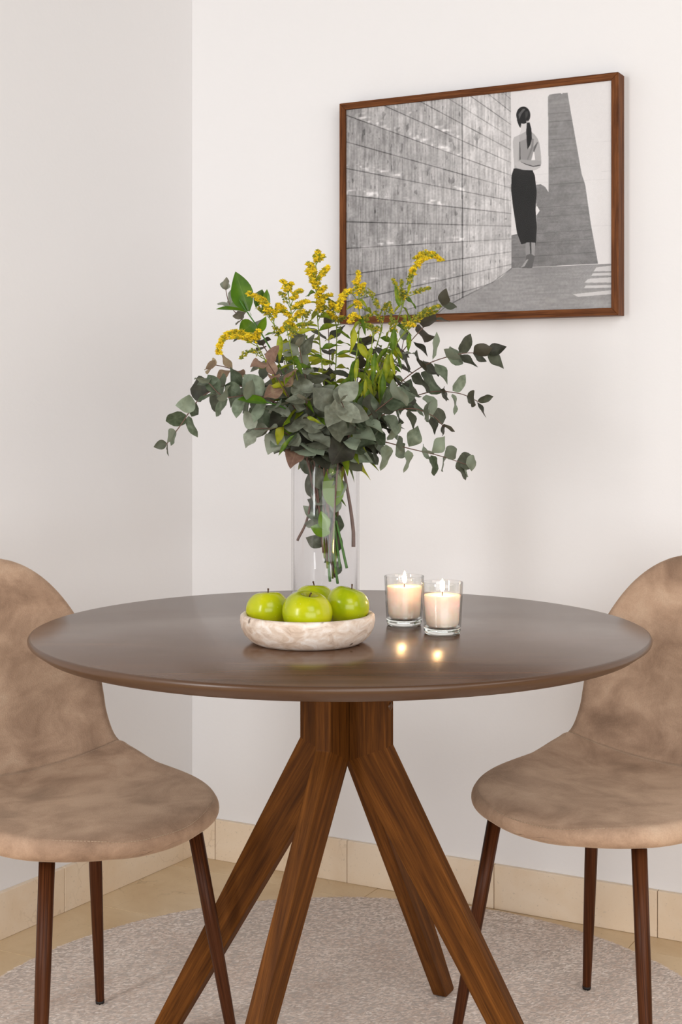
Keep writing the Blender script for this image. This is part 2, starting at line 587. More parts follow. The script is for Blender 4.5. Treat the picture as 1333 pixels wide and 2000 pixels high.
dx, dy = np.cos(ang), np.sin(ang)
V = np.zeros((n_, 5, 3))
for q, (a, b) in enumerate(((-1, 0), (0, -1), (1, 0), (0, 1))):
    V[:, q, 0] = cx_ + a * dx * L_ - b * dy * W_
    V[:, q, 1] = cy_ + a * dy * L_ + b * dx * W_
    V[:, q, 2] = 0.0058
V[:, 4, 0], V[:, 4, 1], V[:, 4, 2] = cx_, cy_, hz
base = np.arange(n_)[:, None, None] * 5
F = (np.array([[0, 1, 4], [1, 2, 4], [2, 3, 4], [3, 0, 4]])[None] + base).reshape(-1, 3)
me = bpy.data.meshes.new('pile')
me.vertices.add(n_ * 5)
me.vertices.foreach_set('co', V.ravel())
me.loops.add(len(F) * 3)
me.loops.foreach_set('vertex_index', F.ravel().astype(np.int32))
me.polygons.add(len(F))
me.polygons.foreach_set('loop_start', np.arange(0, len(F) * 3, 3, dtype=np.int32))
me.materials.append(M['pile'])
me.update(calc_edges=True)
o = link('pile', me, rug)
o['kind'] = 'stuff'
V, F = [], []
for i in range(1500):
    a = 2 * math.pi * i / 1500 + random.uniform(-.002, .002)
    l = random.uniform(0.003, 0.011)
    c, s_ = math.cos(a), math.sin(a)
    w = 0.0011
    b = a + random.uniform(-.5, .5)
    k = len(V)
    V += [((RR - .004) * c - w * s_, (RR - .004) * s_ + w * c, .004), ((RR - .004) * c + w * s_, (RR - .004) * s_ - w * c, .004),
          ((RR - .002) * c, (RR - .002) * s_, .0068), (RR * c + l * math.cos(b), RR * s_ + l * math.sin(b), random.uniform(.001, .004))]
    F += [(k, k + 1, k + 3), (k + 1, k + 2, k + 3), (k + 2, k, k + 3)]
o = link('fringe', new_mesh('fringe', V, F, M['pile'], False), rug)
o['kind'] = 'stuff'

# ------------------------------------------------------------------ the table
TX, TY, TZ, TR = -0.0018, 2.343, 0.75, 0.5
table = thing('round_table', 'round dark brown wooden dining table on four splayed walnut legs', 'table', (TX, TY, 0))
top_prof = [(0, TZ), (TR - 0.0045, TZ), (TR - 0.0018, TZ - 0.0012), (TR, TZ - 0.0042), (TR - 0.0006, TZ - 0.0075),
            (TR - 0.002, TZ - 0.0098), (TR - 0.020, TZ - 0.0225), (TR - 0.023, TZ - 0.0235), (0, TZ - 0.0235)]
link('table_top', lathe(top_prof, 160, [M['top'], M['rim']], 'table_top', [0, 1, 1, 1, 1, 1, 1, 1]), table)
PH = math.radians(27)
E1 = np.array([math.cos(PH), -math.sin(PH)])
E2 = np.array([math.sin(PH), math.cos(PH)])
PT, PW = 0.027, 0.068
R_IN, R_OUT, LAT = 0.012, 0.080, -0.015      # pinwheel of four posts


def table_leg(e, rin_f, wf):
    """a plank in the plane of e and z: upright post, then splayed and tapered down to the rug"""
    lat = np.array([-e[1], e[0]])             # to the left of e
    zb = RZ
    poly = [(R_IN, 0.7265), (R_OUT, 0.7265), (R_OUT, 0.566), (rin_f + wf, zb + 0.004), (rin_f + wf - 0.004, zb), (rin_f + 0.004, zb), (rin_f, zb + 0.004), (R_IN, 0.537)]
    V = []
    for side in (LAT, LAT + PT):
        for rr, z in poly:
            p = e * rr + lat * side
            V.append((p[0] + 0.0103, p[1], z))
    n = len(poly)
    # faces: upper quad and lower part on each side, then the rim
    F = [(0, 1, 2, 7), (7, 2, 3, 4, 5, 6)]
    F += [tuple(i + n for i in f[::-1]) for f in F]
    for i in range(n):
        j = (i + 1) % n
        F.append((j, i, i + n, j + n))
    me = new_mesh('leg', V, F, M['walnut'], False)
    uvl = me.uv_layers.new(name='UVMap')
    sl = np.array([rin_f - R_IN, -(0.537 - zb)])
    sl /= np.linalg.norm(sl)
    off = random.random() * 5
    for p in me.polygons:
        cz = sum(me.vertices[v].co.z for v in p.vertices) / len(p.vertices)
        for li in p.loop_indices:
            vi = me.loops[li].vertex_index
            rr, z = poly[vi % n]
            s = (LAT + PT if vi >= n else LAT)
            if cz > 0.56:
                uvl.data[li].uv = (rr + s + off, z)
            else:
                uvl.data[li].uv = (rr * sl[1] * -1 + z * sl[0] + s + off, rr * sl[0] + z * sl[1])
    o = link('leg', me, table)
    bevel(o, 0.0022, 2)
    return o


# LAT offsets follow the pinwheel seen from above
leg_front_right = table_leg(E1, 0.34, 0.043)
leg_back = table_leg(E2, 0.382, 0.043)
table_leg(-E1, 0.34, 0.043)
table_leg(-E2, 0.382, 0.043)
bp = E1 * R_OUT + np.array([-E1[1], E1[0]]) * (LAT + PT / 2)
cap = link('bolt_cap', lathe([(0, 0.0025), (0.0045, 0.0022), (0.0065, 0.0005), (0.0065, -0.003), (0, -0.003)], 20, M['bolt'], 'bolt_cap'), table)
cap.matrix_local = Matrix.Translation((bp[0] + 0.0103, bp[1], 0.63)) @ Vector((E1[0], E1[1], 0)).to_track_quat('Z', 'Y').to_matrix().to_4x4()

# ------------------------------------------------------------------ the chairs
PROFILE = [(0.236, 0.421), (0.200, 0.4350), (0.10, 0.4370), (0.0, 0.4345), (-0.09, 0.4375), (-0.150, 0.449), (-0.188, 0.478),
           (-0.212, 0.535), (-0.236, 0.620), (-0.264, 0.720), (-0.293, 0.830)]


def chair_shell():
    pc, L = even(catmull(PROFILE, 400), 500)
    svals = np.linspace(0, L, 500)
    T = np.gradient(pc, axis=0)
    T /= np.linalg.norm(T, axis=1)[:, None]
    N = np.c_[T[:, 1], -T[:, 0]]               # up on the seat, forward on the back
    sc = svals[np.argmin(np.hypot(pc[:, 0] + 0.166, pc[:, 1] - 0.457))]   # the crease
    sf, sb = 0.235, 0.30

    wx = np.linspace(0, L, 600)
    wy = np.interp(wx, [0, sf, sc - 0.06, sc, sc + 0.09, sc + 0.2, L], [0.225, 0.225, 0.219, 0.207, 0.199, 0.206, 0.206])
    ker = np.exp(-np.linspace(-2.2, 2.2, 61) ** 2)
    wy = np.convolve(np.pad(wy, 30, mode='edge'), ker / ker.sum(), mode='valid')

    def width(s):
        w = np.interp(s, wx, wy)
        a = np.clip((sf - s) / sf, 0, 1)
        b = np.clip((s - (L - sb)) / sb, 0, 1)
        return w * (1 - a ** 2.35) ** (1 / 2.35) * (1 - b ** 2.25) ** (1 / 2.25)

    # rows follow the round of the outline at both ends, so that the width grows evenly
    pa, pb = 2.35, 2.25
    f1 = sf * (1 - np.cos(np.linspace(0.03, math.pi / 2, 28)) ** (2 / pa))
    f2 = np.linspace(sf, sc, 19)[1:]
    b1 = np.linspace(sc, L - sb, 18)[1:]
    b2 = L - sb * (1 - np.cos(np.linspace(math.pi / 2, 0.03, 32)) ** (2 / pb))
    ss = np.concatenate([f1, f2, b1, b2[1:]])
    ic = len(f1) + len(f2) - 1
    tt = np.sin(np.linspace(-1, 1, 41) * math.pi / 2)
    tt = np.sign(tt) * np.abs(tt) ** 0.95
    W = width(ss)
    # distance to the outline in the flat pattern
    so = np.concatenate([sf * (1 - np.cos(np.linspace(0, math.pi / 2, 400)) ** (2 / pa)), np.linspace(sf, L - sb, 240),
                         L - sb * (1 - np.cos(np.linspace(math.pi / 2, 0, 400)) ** (2 / pb))])
    wo = width(so)
    out = np.r_[np.c_[so, wo], np.c_[so, -wo]]

    def surf(s, lat, w):
        """mid-surface point and normal"""
        p = np.array([np.interp(s, svals, pc[:, 0]), np.interp(s, svals, pc[:, 1])])
        n = np.array([np.interp(s, svals, N[:, 0]), np.interp(s, svals, N[:, 1])])
        n /= np.linalg.norm(n)
        dish = np.interp(s, [0, 0.1, sc - 0.12, sc - 0.02, sc + 0.07, sc + 0.2, L - 0.12, L], [0.0, 0.002, 0.018, 0.040, 0.036, 0.030, 0.022, 0.010])
        q = (lat / 0.215) ** 2
        h = dish * q
        dh = 2 * dish * lat / 0.215 ** 2
        p3 = np.array([p[0] + n[0] * h, lat, p[1] + n[1] * h])
        n3 = np.array([n[0], 0, n[1]]) + np.array([0, -dh, 0])
        return p3, n3 / np.linalg.norm(n3)

    ns, nt = len(ss), len(tt)
    front = np.zeros((ns, nt, 3))
    back = np.zeros((ns, nt, 3))
    for i, s in enumerate(ss):
        for j, t in enumerate(tt):
            lat = W[i] * t
            d = np.min(np.hypot(out[:, 0] - s, out[:, 1] - lat))
            rr = 0.015
            e = 0.0 if i in (0, ns - 1) or j in (0, nt - 1) else 1.0 if d >= rr else math.sqrt(max(0, 1 - (1 - d / rr) ** 2))
            thick = np.interp(s, [0, sc, L], [0.033, 0.034, 0.028])
            p, n = surf(s, lat, W[i])
            crease = 0.0045 * math.exp(-((s - sc) / 0.0075) ** 2)
            puff = 0.004 * math.sin(math.pi * np.clip(s / sc, 0, 1)) if s < sc else 0.0
            front[i, j] = p + n * (thick * 0.5 * e - crease * e + puff * e)
            back[i, j] = p - n * thick * 0.5 * e

    def part(i0, i1, name):
        V, F = [], []
        idx = {}
        for side, A in ((0, front), (1, back)):
            for i in range(i0, i1 + 1):
                for j in range(nt):
                    if side == 1 and (j in (0, nt - 1) or (i in (0, ns - 1))):
                        idx[(1, i, j)] = idx[(0, i, j)]
                        continue
                    idx[(side, i, j)] = len(V)
                    V.append(A[i, j])
        for side in (0, 1):
            for i in range(i0, i1):
                for j in range(nt - 1):
                    f = [idx[(side, i, j)], idx[(side, i + 1, j)], idx[(side, i + 1, j + 1)], idx[(side, i, j + 1)]]
                    if side == 1:
                        f = f[::-1]
                    F.append(f)
        # close the cut at the crease
        ie = ic
        ring = [idx[(0, ie, j)] for j in range(nt)] + [idx[(1, ie, j)] for j in range(nt - 2, 0, -1)]
        F.append(ring if i0 == 0 else ring[::-1])
        return new_mesh(name, V, F, M['velvet'], True)

    seat = part(0, ic, 'seat')
    backrest = part(ic, ns - 1, 'backrest')
    # rows of stitches: one along the crease, one round the front of the seat
    line1 = []
    for lat in np.linspace(-0.2, 0.2, 120):
        p, n = surf(sc - 0.006, lat, 0.2)
        line1.append(p + n * (0.5 * 0.034 - 0.0022))
    line2 = []
    inset = 0.0105
    for a in np.linspace(-1, 1, 260):
        # walk the outline of the seat from crease to crease
        s = sc * (abs(a) ** 1.0) * 0.93
        s = (sc * 0.93) * (1 - math.cos(abs(a) * math.pi / 2))
        w = width(s)
        lat = math.copysign(w, a)
        # inset towards the seat middle in the pattern
        c = np.array([sf, 0.0])
        v = np.array([s, lat]) - c
        v = v * (1 - inset / (np.linalg.norm(v) + 1e-9))
        p, n = surf((v + c)[0], (v + c)[1], w)
        d = inset
        e = math.sqrt(max(0, 1 - (1 - min(1, d / 0.015)) ** 2))
        line2.append(p + n * (0.5 * 0.0328 * e + 0.0012))
    return seat, backrest, np.array(line1), np.array(line2)


def stitches(name, line, step=0.0052, gap=0.3, rad=0.0008):
    P, L = even(line, max(3, int(len(line) * 3)))
    n = int(L / step)
    V, F = [], []
    for k in range(n):
        a, b = k / n, (k + 1 - gap) / n
        i0, i1 = int(a * (len(P) - 1)), int(b * (len(P) - 1))
        if i1 <= i0:
            continue
        v, f, _ = tube_data(np.array([P[i0], P[i1]]), rad, 4)
        f = [tuple(i + len(V) for i in q) for q in f]
        V += v
        F += f
    return new_mesh(name, V, F, M['thread'], False)


seat_me, back_me, ln1, ln2 = chair_shell()
st1, st2 = stitches('crease_stitching', ln1), stitches('edge_stitching', ln2)


def make_chair(name, label, loc, rz, order):
    c = thing(name, label, 'chair', loc, rz, 'velvet dining chairs at the table')
    s = link('seat', seat_me, c)
    o = link('stitching', st2, s)
    o['kind'] = 'stuff'
    b = link('backrest', back_me, c)
    o = link('stitching', st1, b)
    o['kind'] = 'stuff'
    for su in (1, -1):
        for sv in (1, -1):
            top = np.array([0.143 * su, 0.143 * sv, 0.412 + (0.006 if su < 0 else 0.0)])
            foot = np.array([0.196 * su, 0.196 * sv, 0.0])
            d = top - foot
            P = [foot + d * t for t in (0.0, 0.02, 0.3, 0.6, 1.0)]
            lg = tube('leg', P, [0.0076, 0.0080, 0.0102, 0.0118, 0.0124], M['legwood'], c, 20)
            tube('foot_cap', [foot - [0, 0, 0.0], foot + d * 0.014], [0.0081, 0.0084], M['dark'], lg, 16)
    pl = box_mesh('mount_plate', (-0.08, -0.08, 0.411), (0.08, 0.08, 0.417), M['dark'], 0)
    bevel(link('mount_plate', pl, c), 0.002, 1)
    return c


make_chair('dining_chair', 'taupe velvet dining chair with dark wood legs, left of the round table', (-0.447, 2.380, RZ), math.radians(-45), 0)
make_chair('dining_chair', 'tan velvet dining chair with dark wood legs, right of the round table', (0.467, 2.446, RZ), math.radians(-135), 1)

# ------------------------------------------------------------------ the framed picture
S0, S1, Z0, Z1, FD, FB = 0.4250 + 0.0145, 1.0905 + 0.0145, 1.3060, 1.8168, 0.032, 0.0155
pic = bpy.data.objects.new('framed_picture', None)
COL.objects.link(pic)
pic.matrix_local = FR @ Matrix.Translation((S0, 0.0, Z0))
pic['label'] = 'black and white photograph of a woman by a concrete wall in a walnut frame'
pic['category'] = 'picture'
FWid, FHgt = S1 - S0, Z1 - Z0
FD += TB                                        # stands a little off the wall
for nm, a, b, hz_ in (('frame_bar', (0, 0), (FWid, 0), True), ('frame_bar', (0, FHgt), (FWid, FHgt), True),
                      ('frame_bar', (0, 0), (0, FHgt), False), ('frame_bar', (FWid, 0), (FWid, FHgt), False)):
    if hz_:
        z0 = 0 if a[1] == 0 else FHgt - FB
        V = []
        for y in (0.002, FD):
            if a[1] == 0:
                V += [(0, y, 0), (FWid, y, 0), (FWid - FB, y, FB), (FB, y, FB)]
            else:
                V += [(FB, y, FHgt - FB), (FWid - FB, y, FHgt - FB), (FWid, y, FHgt), (0, y, FHgt)]
        g = 0
    else:
        V = []
        for y in (0.002, FD):
            if a[0] == 0:
                V += [(0, y, 0), (FB, y, FB), (FB, y, FHgt - FB), (0, y, FHgt)]
            else:
                V += [(FWid - FB, y, FB), (FWid, y, 0), (FWid, y, FHgt), (FWid - FB, y, FHgt - FB)]
        g = 2
    F = [(0, 1, 2, 3), (7, 6, 5, 4)] + [(j, i, i + 4, j + 4) for i, j in ((0, 1), (1, 2), (2, 3), (3, 0))]
    off = random.random()
    uv = [((v[2] if g == 0 else v[0]) + v[1] + off, v[g]) for v in V]
    bevel(link('frame_bar', new_mesh('frame_bar', V, F, M['framewood'], False, uv), pic), 0.0008, 1)

PD = FD - 0.006                                 # the print lies a little inside the frame
UW, UH = FWid - 2 * FB, FHgt - 2 * FB


def vnoise(shape, cells, seed):
    g = np.random.default_rng(seed).random((cells[0] + 2, cells[1] + 2))
    y = np.linspace(0, cells[0], shape[0])
    x = np.linspace(0, cells[1], shape[1])
    yi, xi = np.minimum(y.astype(int), cells[0]), np.minimum(x.astype(int), cells[1])
    fy, fx = (y - yi)[:, None], (x - xi)[None]
    fy, fx = fy * fy * (3 - 2 * fy), fx * fx * (3 - 2 * fx)
    a, b = g[yi][:, xi], g[yi][:, xi + 1]
    c, d = g[yi + 1][:, xi], g[yi + 1][:, xi + 1]
    return (a * (1 - fx) + b * fx) * (1 - fy) + (c * (1 - fx) + d * fx) * fy


def photo_print():
    """the motif of the print as colours on a fine flat grid; X, Y run over the sheet in its own drawing units"""
    nx, ny = 560, 420
    us = (np.arange(nx) + 0.5) / nx
    vs = (np.arange(ny) + 0.5) / ny
    U, Vv = np.meshgrid(us, vs)                 # v upward
    # drawing units of the sheet (a mild keystone of the sheet's own coordinates)
    q = [(675, 217), (1194, 158), (1192.5, 601.5), (674, 621)]
    A = []
    for (x, y), (a, b) in zip(q, ((0, 1), (1, 1), (1, 0), (0, 0))):
        A.append([a, b, 1, 0, 0, 0, -x * a, -x * b])
        A.append([0, 0, 0, a, b, 1, -y * a, -y * b])
    h = np.linalg.solve(np.array(A, float), np.array([v for p in q for v in p], float))

    def to_xy(u, v):
        w = h[6] * u + h[7] * v + 1
        return (h[0] * u + h[1] * v + h[2]) / w, (h[3] * u + h[4] * v + h[5]) / w
    du, dv = 0.25 / nx, 0.25 / ny
    subs = [to_xy(U + a * du, Vv + b * dv) for a in (-1, 1) for b in (-1, 1)]
    X, Y = to_xy(U, Vv)

    def poly(pts, zr=True):
        pts = [(960 + x / 5, 160 + y / 5) if zr else (x, y) for x, y in pts]
        m = np.zeros(X.shape)
        for sx, sy in subs:
            ins = np.zeros(X.shape, bool)
            for (x0, y0), (x1, y1) in zip(pts, pts[1:] + pts[:1]):
                if y0 == y1:
                    continue
                c = ((y0 > sy) != (y1 > sy)) & (sx < (x1 - x0) * (sy - y0) / (y1 - y0) + x0)
                ins ^= c
            m += ins
        return m / 4

    def ell(cx, cy, rx, ry):
        return poly([(cx + rx * math.cos(t), cy + ry * math.sin(t)) for t in np.linspace(0, 2 * math.pi, 28)[:-1]])

    sh = X.shape
    fine = vnoise(sh, (140, 190), 1) - 0.5
    mid = vnoise(sh, (30, 40), 2) - 0.5
    big = vnoise(sh, (6, 8), 3) - 0.5
    streak = vnoise(sh, (14, 230), 4) - 0.5
    hst = vnoise(sh, (150, 24), 5) - 0.5
    # sunlit wall at the back
    G = 0.895 + 0.02 * big + 0.012 * fine
    for yy in (930, 1010, 1190, 1460, 640):
        G -= 0.05 * np.exp(-((Y - (160 + (yy - (X - 960) * 0.25) / 5)) / 0.5) ** 2) * (vnoise(sh, (3, 20), yy) > 0.45)

    def lay(m, tone):
        nonlocal G
        G = G * (1 - m) + tone * m
    # long shadow on it
    shadow = 0.545 + 0.05 * mid + 0.05 * fine + 0.05 * hst - 0.00022 * (Y - 300)
    for yy in (320, 400, 575, 690, 850, 1010, 1230, 1320, 1480, 1570, 1700):
        shadow = shadow - 0.09 * np.exp(-((Y - (160 + (yy - (X - 1060) * 0.35) / 5)) / 0.55) ** 2)
    lay(poly([(545, 150), (560, 128), (670, 115), (680, 126), (690, 113), (735, 110), (765, 290), (870, 900), (905, 1010), (960, 1400), (1028, 1778), (180, 1822), (180, 1505), (235, 1490),
              (430, 1420), (430, 1312), (425, 1010), (470, 1003), (515, 1030), (548, 1085)]), shadow)
    lay(poly([(415, 1205), (440, 1225), (460, 1262), (425, 1312), (410, 1300)]), 0.93)
    # paving
    floor_t = 0.60 + 0.06 * hst + 0.05 * fine + 0.05 * big + 0.0006 * (Y - 540)
    lay(poly([(180, 1822), (600, 1803), (1190, 1775), (1190, 2600), (-1500, 2600), (-600, 2260), (-40, 1985), (90, 1905)]), floor_t)
    for b in ([(1010, 1812), (1190, 1790), (1190, 1850), (985, 1852)], [(975, 1872), (1190, 1862), (1190, 1890), (960, 1895)], [(930, 1925), (1190, 1905), (1190, 1960), (895, 1962)],
              [(905, 1990), (1190, 1982), (1190, 2010), (890, 2015)], [(780, 2075), (1190, 2030), (1190, 2070), (830, 2100)]):
        lay(poly(b) * 0.85, 0.86)
    # concrete wall with board marks running to a vanishing point
    wallm = poly([(600, 100), (996.5, 100), (996.5, 525), (960, 552), (905, 580), (868, 600), (820, 640), (600, 700)], False)
    kk = (Y - 450) / (1289.5 - X)
    row = (kk + 0.0244) / 0.0846
    ri = np.floor(row).astype(int)
    fr = row - ri
    tone_r = np.random.default_rng(9).random(64)[(ri + 30) % 64] - 0.5
    persp = (1289.5 - X) / 614.0
    cw = 0.60 + 0.11 * np.clip((X - 675) / 320, 0, 1) + 0.045 * tone_r + 0.16 * streak + 0.10 * mid + 0.08 * fine + 0.06 * big
    cw -= 0.05 * np.clip((Y - 480) / 120, 0, 1) - 0.03
    lw = 0.020 / persp
    dline = np.minimum(fr, 1 - fr)
    cw -= 0.24 * np.exp(-(dline / (0.018 / np.maximum(persp, .3))) ** 2) * (0.55 + vnoise(sh, (12, 14), 11))
    wet = 0.75 * np.clip(vnoise(sh, (90, 70), 12) * 0.6 + vnoise(sh, (30, 20), 22) * 0.5 - 0.62, 0, 1) * np.exp(-((fr - 0.85) / 0.15) ** 2) * (np.random.default_rng(5).random(64)[(ri + 30) % 64] > 0.45)
    cw += 1.3 * wet * (X < 905)
    cw -= 0.16 * (vnoise(sh, (26, 120), 13) > 0.86) * np.exp(-((fr - 0.5) / 0.35) ** 2)
    cw = cw + np.where(X > 901, 0.05, 0.0)
    cw -= 0.30 * np.exp(-((X - 901.3) / 1.1) ** 2)
    lay(wallm, cw)
    edge = np.abs(Y - np.interp(X, [820, 868, 905, 960, 996.5], [640, 600, 580, 552, 525]))
    G -= 0.25 * np.exp(-(edge / 1.1) ** 2) * (X < 997) * (X > 830)
    # the woman, seen from behind
    skin = 0.70 + 0.02 * fine
    lay(poly([(280, 400), (338, 395), (345, 470), (410, 515), (440, 555), (458, 600), (473, 700), (478, 800), (465, 835), (435, 858), (400, 868), (215, 855), (207, 740), (200, 590), (210, 548), (268, 520), (285, 470)]), skin)
    lay(poly([(285, 405), (335, 400), (340, 480), (300, 505), (270, 520), (285, 470)]), 0.84)
    lay(poly([(200, 590), (212, 546), (262, 525), (268, 600), (250, 720), (248, 800), (215, 830), (207, 740)]) * 0.7, 0.76)
    lay(poly([(268, 590), (330, 560), (345, 600), (350, 660), (375, 650), (402, 640), (388, 720), (375, 772), (270, 765)]), 0.60)
    lay(poly([(385, 560), (405, 560), (400, 640), (350, 765), (335, 765), (375, 655)]) * 0.8, 0.50)
    lay(poly([(264, 590), (271, 590), (275, 765), (264, 770)]), 0.34)
    lay(poly([(404, 640), (440, 590), (444, 600), (408, 690), (398, 680)]), 0.42)
    lay(poly([(402, 690), (408, 690), (418, 768), (380, 770)]), 0.93)
    lay(poly([(272, 762), (330, 768), (470, 775), (476, 800), (400, 830), (330, 805), (275, 785)]), 0.66)
    lay(poly([(275, 785), (330, 806), (400, 826), (470, 812), (470, 822), (400, 836), (320, 815), (275, 795)]), 0.30)
    lay(poly([(215, 800), (262, 780), (330, 815), (400, 835), (468, 825), (470, 838), (430, 857), (395, 866), (300, 862), (240, 845)]), 0.76)
    lay(poly([(225, 846), (300, 864), (395, 868), (395, 876), (220, 860)]), 0.30)
    lay(ell(303, 330, 69, 84), 0.17)
    lay(poly([(238, 370), (300, 400), (282, 408), (276, 455), (262, 440), (247, 400)]), 0.17)
    lay(poly([(255, 320), (300, 268), (325, 270), (285, 320), (262, 372)]) * 0.6, 0.50)
    lay(poly([(320, 300), (350, 290), (345, 340), (325, 370)]) * 0.4, 0.42)
    lay(poly([(330, 385), (362, 382), (358, 402), (332, 404)]) * 0.8, 0.8)
    lay(poly([(338, 402), (364, 400), (382, 470), (386, 560), (370, 620), (343, 665), (334, 570), (331, 480)]), 0.16)
    lay(poly([(208, 850), (300, 865), (392, 870), (414, 920), (432, 1080), (420, 1250), (432, 1420), (420, 1605), (350, 1570), (280, 1592), (238, 1480), (200, 1230), (181, 1060), (186, 920)]), 0.165 + 0.02 * mid)
    lay(poly([(325, 1572), (362, 1570), (372, 1660), (368, 1700), (325, 1700), (318, 1640)]), 0.58)
    lay(poly([(374, 1570), (418, 1575), (412, 1640), (408, 1705), (378, 1700)]), 0.62)
    lay(poly([(360, 1570), (376, 1570), (378, 1690), (368, 1690)]), 0.25)
    lay(poly([(330, 1695), (372, 1680), (410, 1705), (404, 1740), (384, 1822), (262, 1822), (290, 1795), (318, 1765)]), 0.40)
    lay(poly([(330, 1740), (350, 1735), (310, 1805), (268, 1820), (290, 1797)]), 0.66)
    G = np.clip(G, 0.03, 0.97)
    col = np.stack([G * 1.0, G * 0.985, G * 0.985], -1)
    col = np.where(col <= 0.04045, col / 12.92, ((col + 0.055) / 1.055) ** 2.4)
    xs, zs = np.meshgrid(np.arange(nx + 1) / nx * UW, np.arange(ny + 1) / ny * UH)
    P = np.stack([xs, np.zeros_like(xs), zs], -1).reshape(-1, 3)
    ii = (np.arange(ny)[:, None] * (nx + 1) + np.arange(nx)[None]).ravel()
    F = np.stack([ii + 1, ii, ii + nx + 1, ii + nx + 2], -1)
    me = bpy.data.meshes.new('print')
    me.vertices.add(len(P))
    me.vertices.foreach_set('co', P.ravel())
    me.loops.add(F.size)
    me.loops.foreach_set('vertex_index', F.ravel().astype(np.int32))
    me.polygons.add(len(F))
    me.polygons.foreach_set('loop_start', np.arange(0, F.size, 4, dtype=np.int32))
    me.materials.append(M['print'])
    at_ = me.color_attributes.new('print', 'FLOAT_COLOR', 'CORNER')
    c4 = np.ones((len(F), 4, 4))
    c4[:, :, :3] = col.reshape(-1, 1, 3)
    at_.data.foreach_set('color', c4.astype(np.float32).ravel())
    me.update(calc_edges=True)
    return me


link('print', photo_print(), pic, (FB, PD, FB))
link('backing_board', box_mesh('backing_board', (FB - 0.001, 0.004, FB - 0.001), (FWid - FB + 0.001, PD - 0.001, FHgt - FB + 0.001), M['dark'], 0), pic)
link('glass_pane', box_mesh('glass_pane', (FB, PD + 0.0012, FB), (FWid - FB, PD + 0.003, FHgt - FB), M['pane'], 0), pic)

# ------------------------------------------------------------------ bowl with apples
BX, BY = -0.0512, 2.195
bowl = thing('stone_bowl', 'low round beige travertine bowl holding green apples on the table', 'bowl', (BX, BY, TZ))
BR = 0.1035
bp_ = [(0, 0), (0.072, 0), (0.080, 0.0012), (0.0885, 0.006), (0.0965, 0.0145), (0.1015, 0.025), (BR, 0.0355), (BR - 0.0008, 0.0432), (BR - 0.0035, 0.0455),
       (BR - 0.0085, 0.0455), (BR - 0.0105, 0.0435), (0.0905, 0.030), (0.084, 0.020), (0.074, 0.0135), (0.06, 0.0115), (0, 0.0115)]
link('body', lathe(bp_, 96, M['trav'], 'body'), bowl)


def apple_mesh(R, sq, seed):
    rg = random.Random(seed)
    pr = []
    for i in range(25):
        t = math.pi * i / 24
        rr = math.sin(t) ** 0.92 * (1 + 0.04 * math.cos(t))
        z = math.cos(t) * 0.90 * sq
        z -= 0.30 * math.exp(-(rr / 0.26) ** 2) * (1 if t < math.pi / 2 else -0.65)
        pr.append((R * rr if 0 < i < 24 else 0.0, R * z))
    me = lathe(pr[::-1], 40, M['apple'], 'apple')
    ph = rg.random() * 6
    for v in me.vertices:
        a = math.atan2(v.co.y, v.co.x)
        w = 1 + 0.012 * math.cos(5 * a + ph) + 0.018 * math.cos(2 * a + ph * 2) * 1.0
        v.co.x *= w
        v.co.y *= w
        v.co.z *= 1 + 0.02 * math.cos(a + ph)
    return me, R


def px_at(px, py, depth):
    return Vector(((px - CX) * depth / FPX, depth, CAM_H - (py - HY) * depth / FPX))


apple_specs = [
    # centre px, depth, radius, squash, tilt, label
    ((600, 1198), 2.148, 0.0382, 0.98, (0.22, 0.05, 0.4), 'large green apple at the front of the stone bowl, in front of the others'),
    ((523.5, 1192), 2.205, 0.0330, 1.02, (-0.05, 0.05, 1.0), 'green apple at the left side of the stone bowl with a short stem'),
    ((678, 1184), 2.197, 0.0345, 1.0, (0.28, -0.1, 2.0), 'green apple at the right side of the stone bowl, stem hollow turned forward'),
    ((615, 1178), 2.262, 0.0340, 1.0, (0.1, 0.0, 3.0), 'green apple at the back of the stone bowl, hidden behind the others'),
]
for i, (c, d, R, sq, tilt, lab) in enumerate(apple_specs):
    p = px_at(c[0], c[1], d)
    a = thing('apple', lab, 'apple', p, 0, 'green apples in the bowl')
    a.rotation_euler = tilt
    me, R = apple_mesh(R, sq, i + 3)
    link('fruit', me, a)
    sp = [(0, 0, R * 0.55), (0.001, 0, R * 0.78), (0.003, 0.001, R * (1.0 if i != 0 else 0.82))]
    tube('stem', catmull(sp, 7), [0.0012, 0.0011, 0.001, 0.001, 0.001, 0.0012, 0.0016], M['stem'], a, 7)


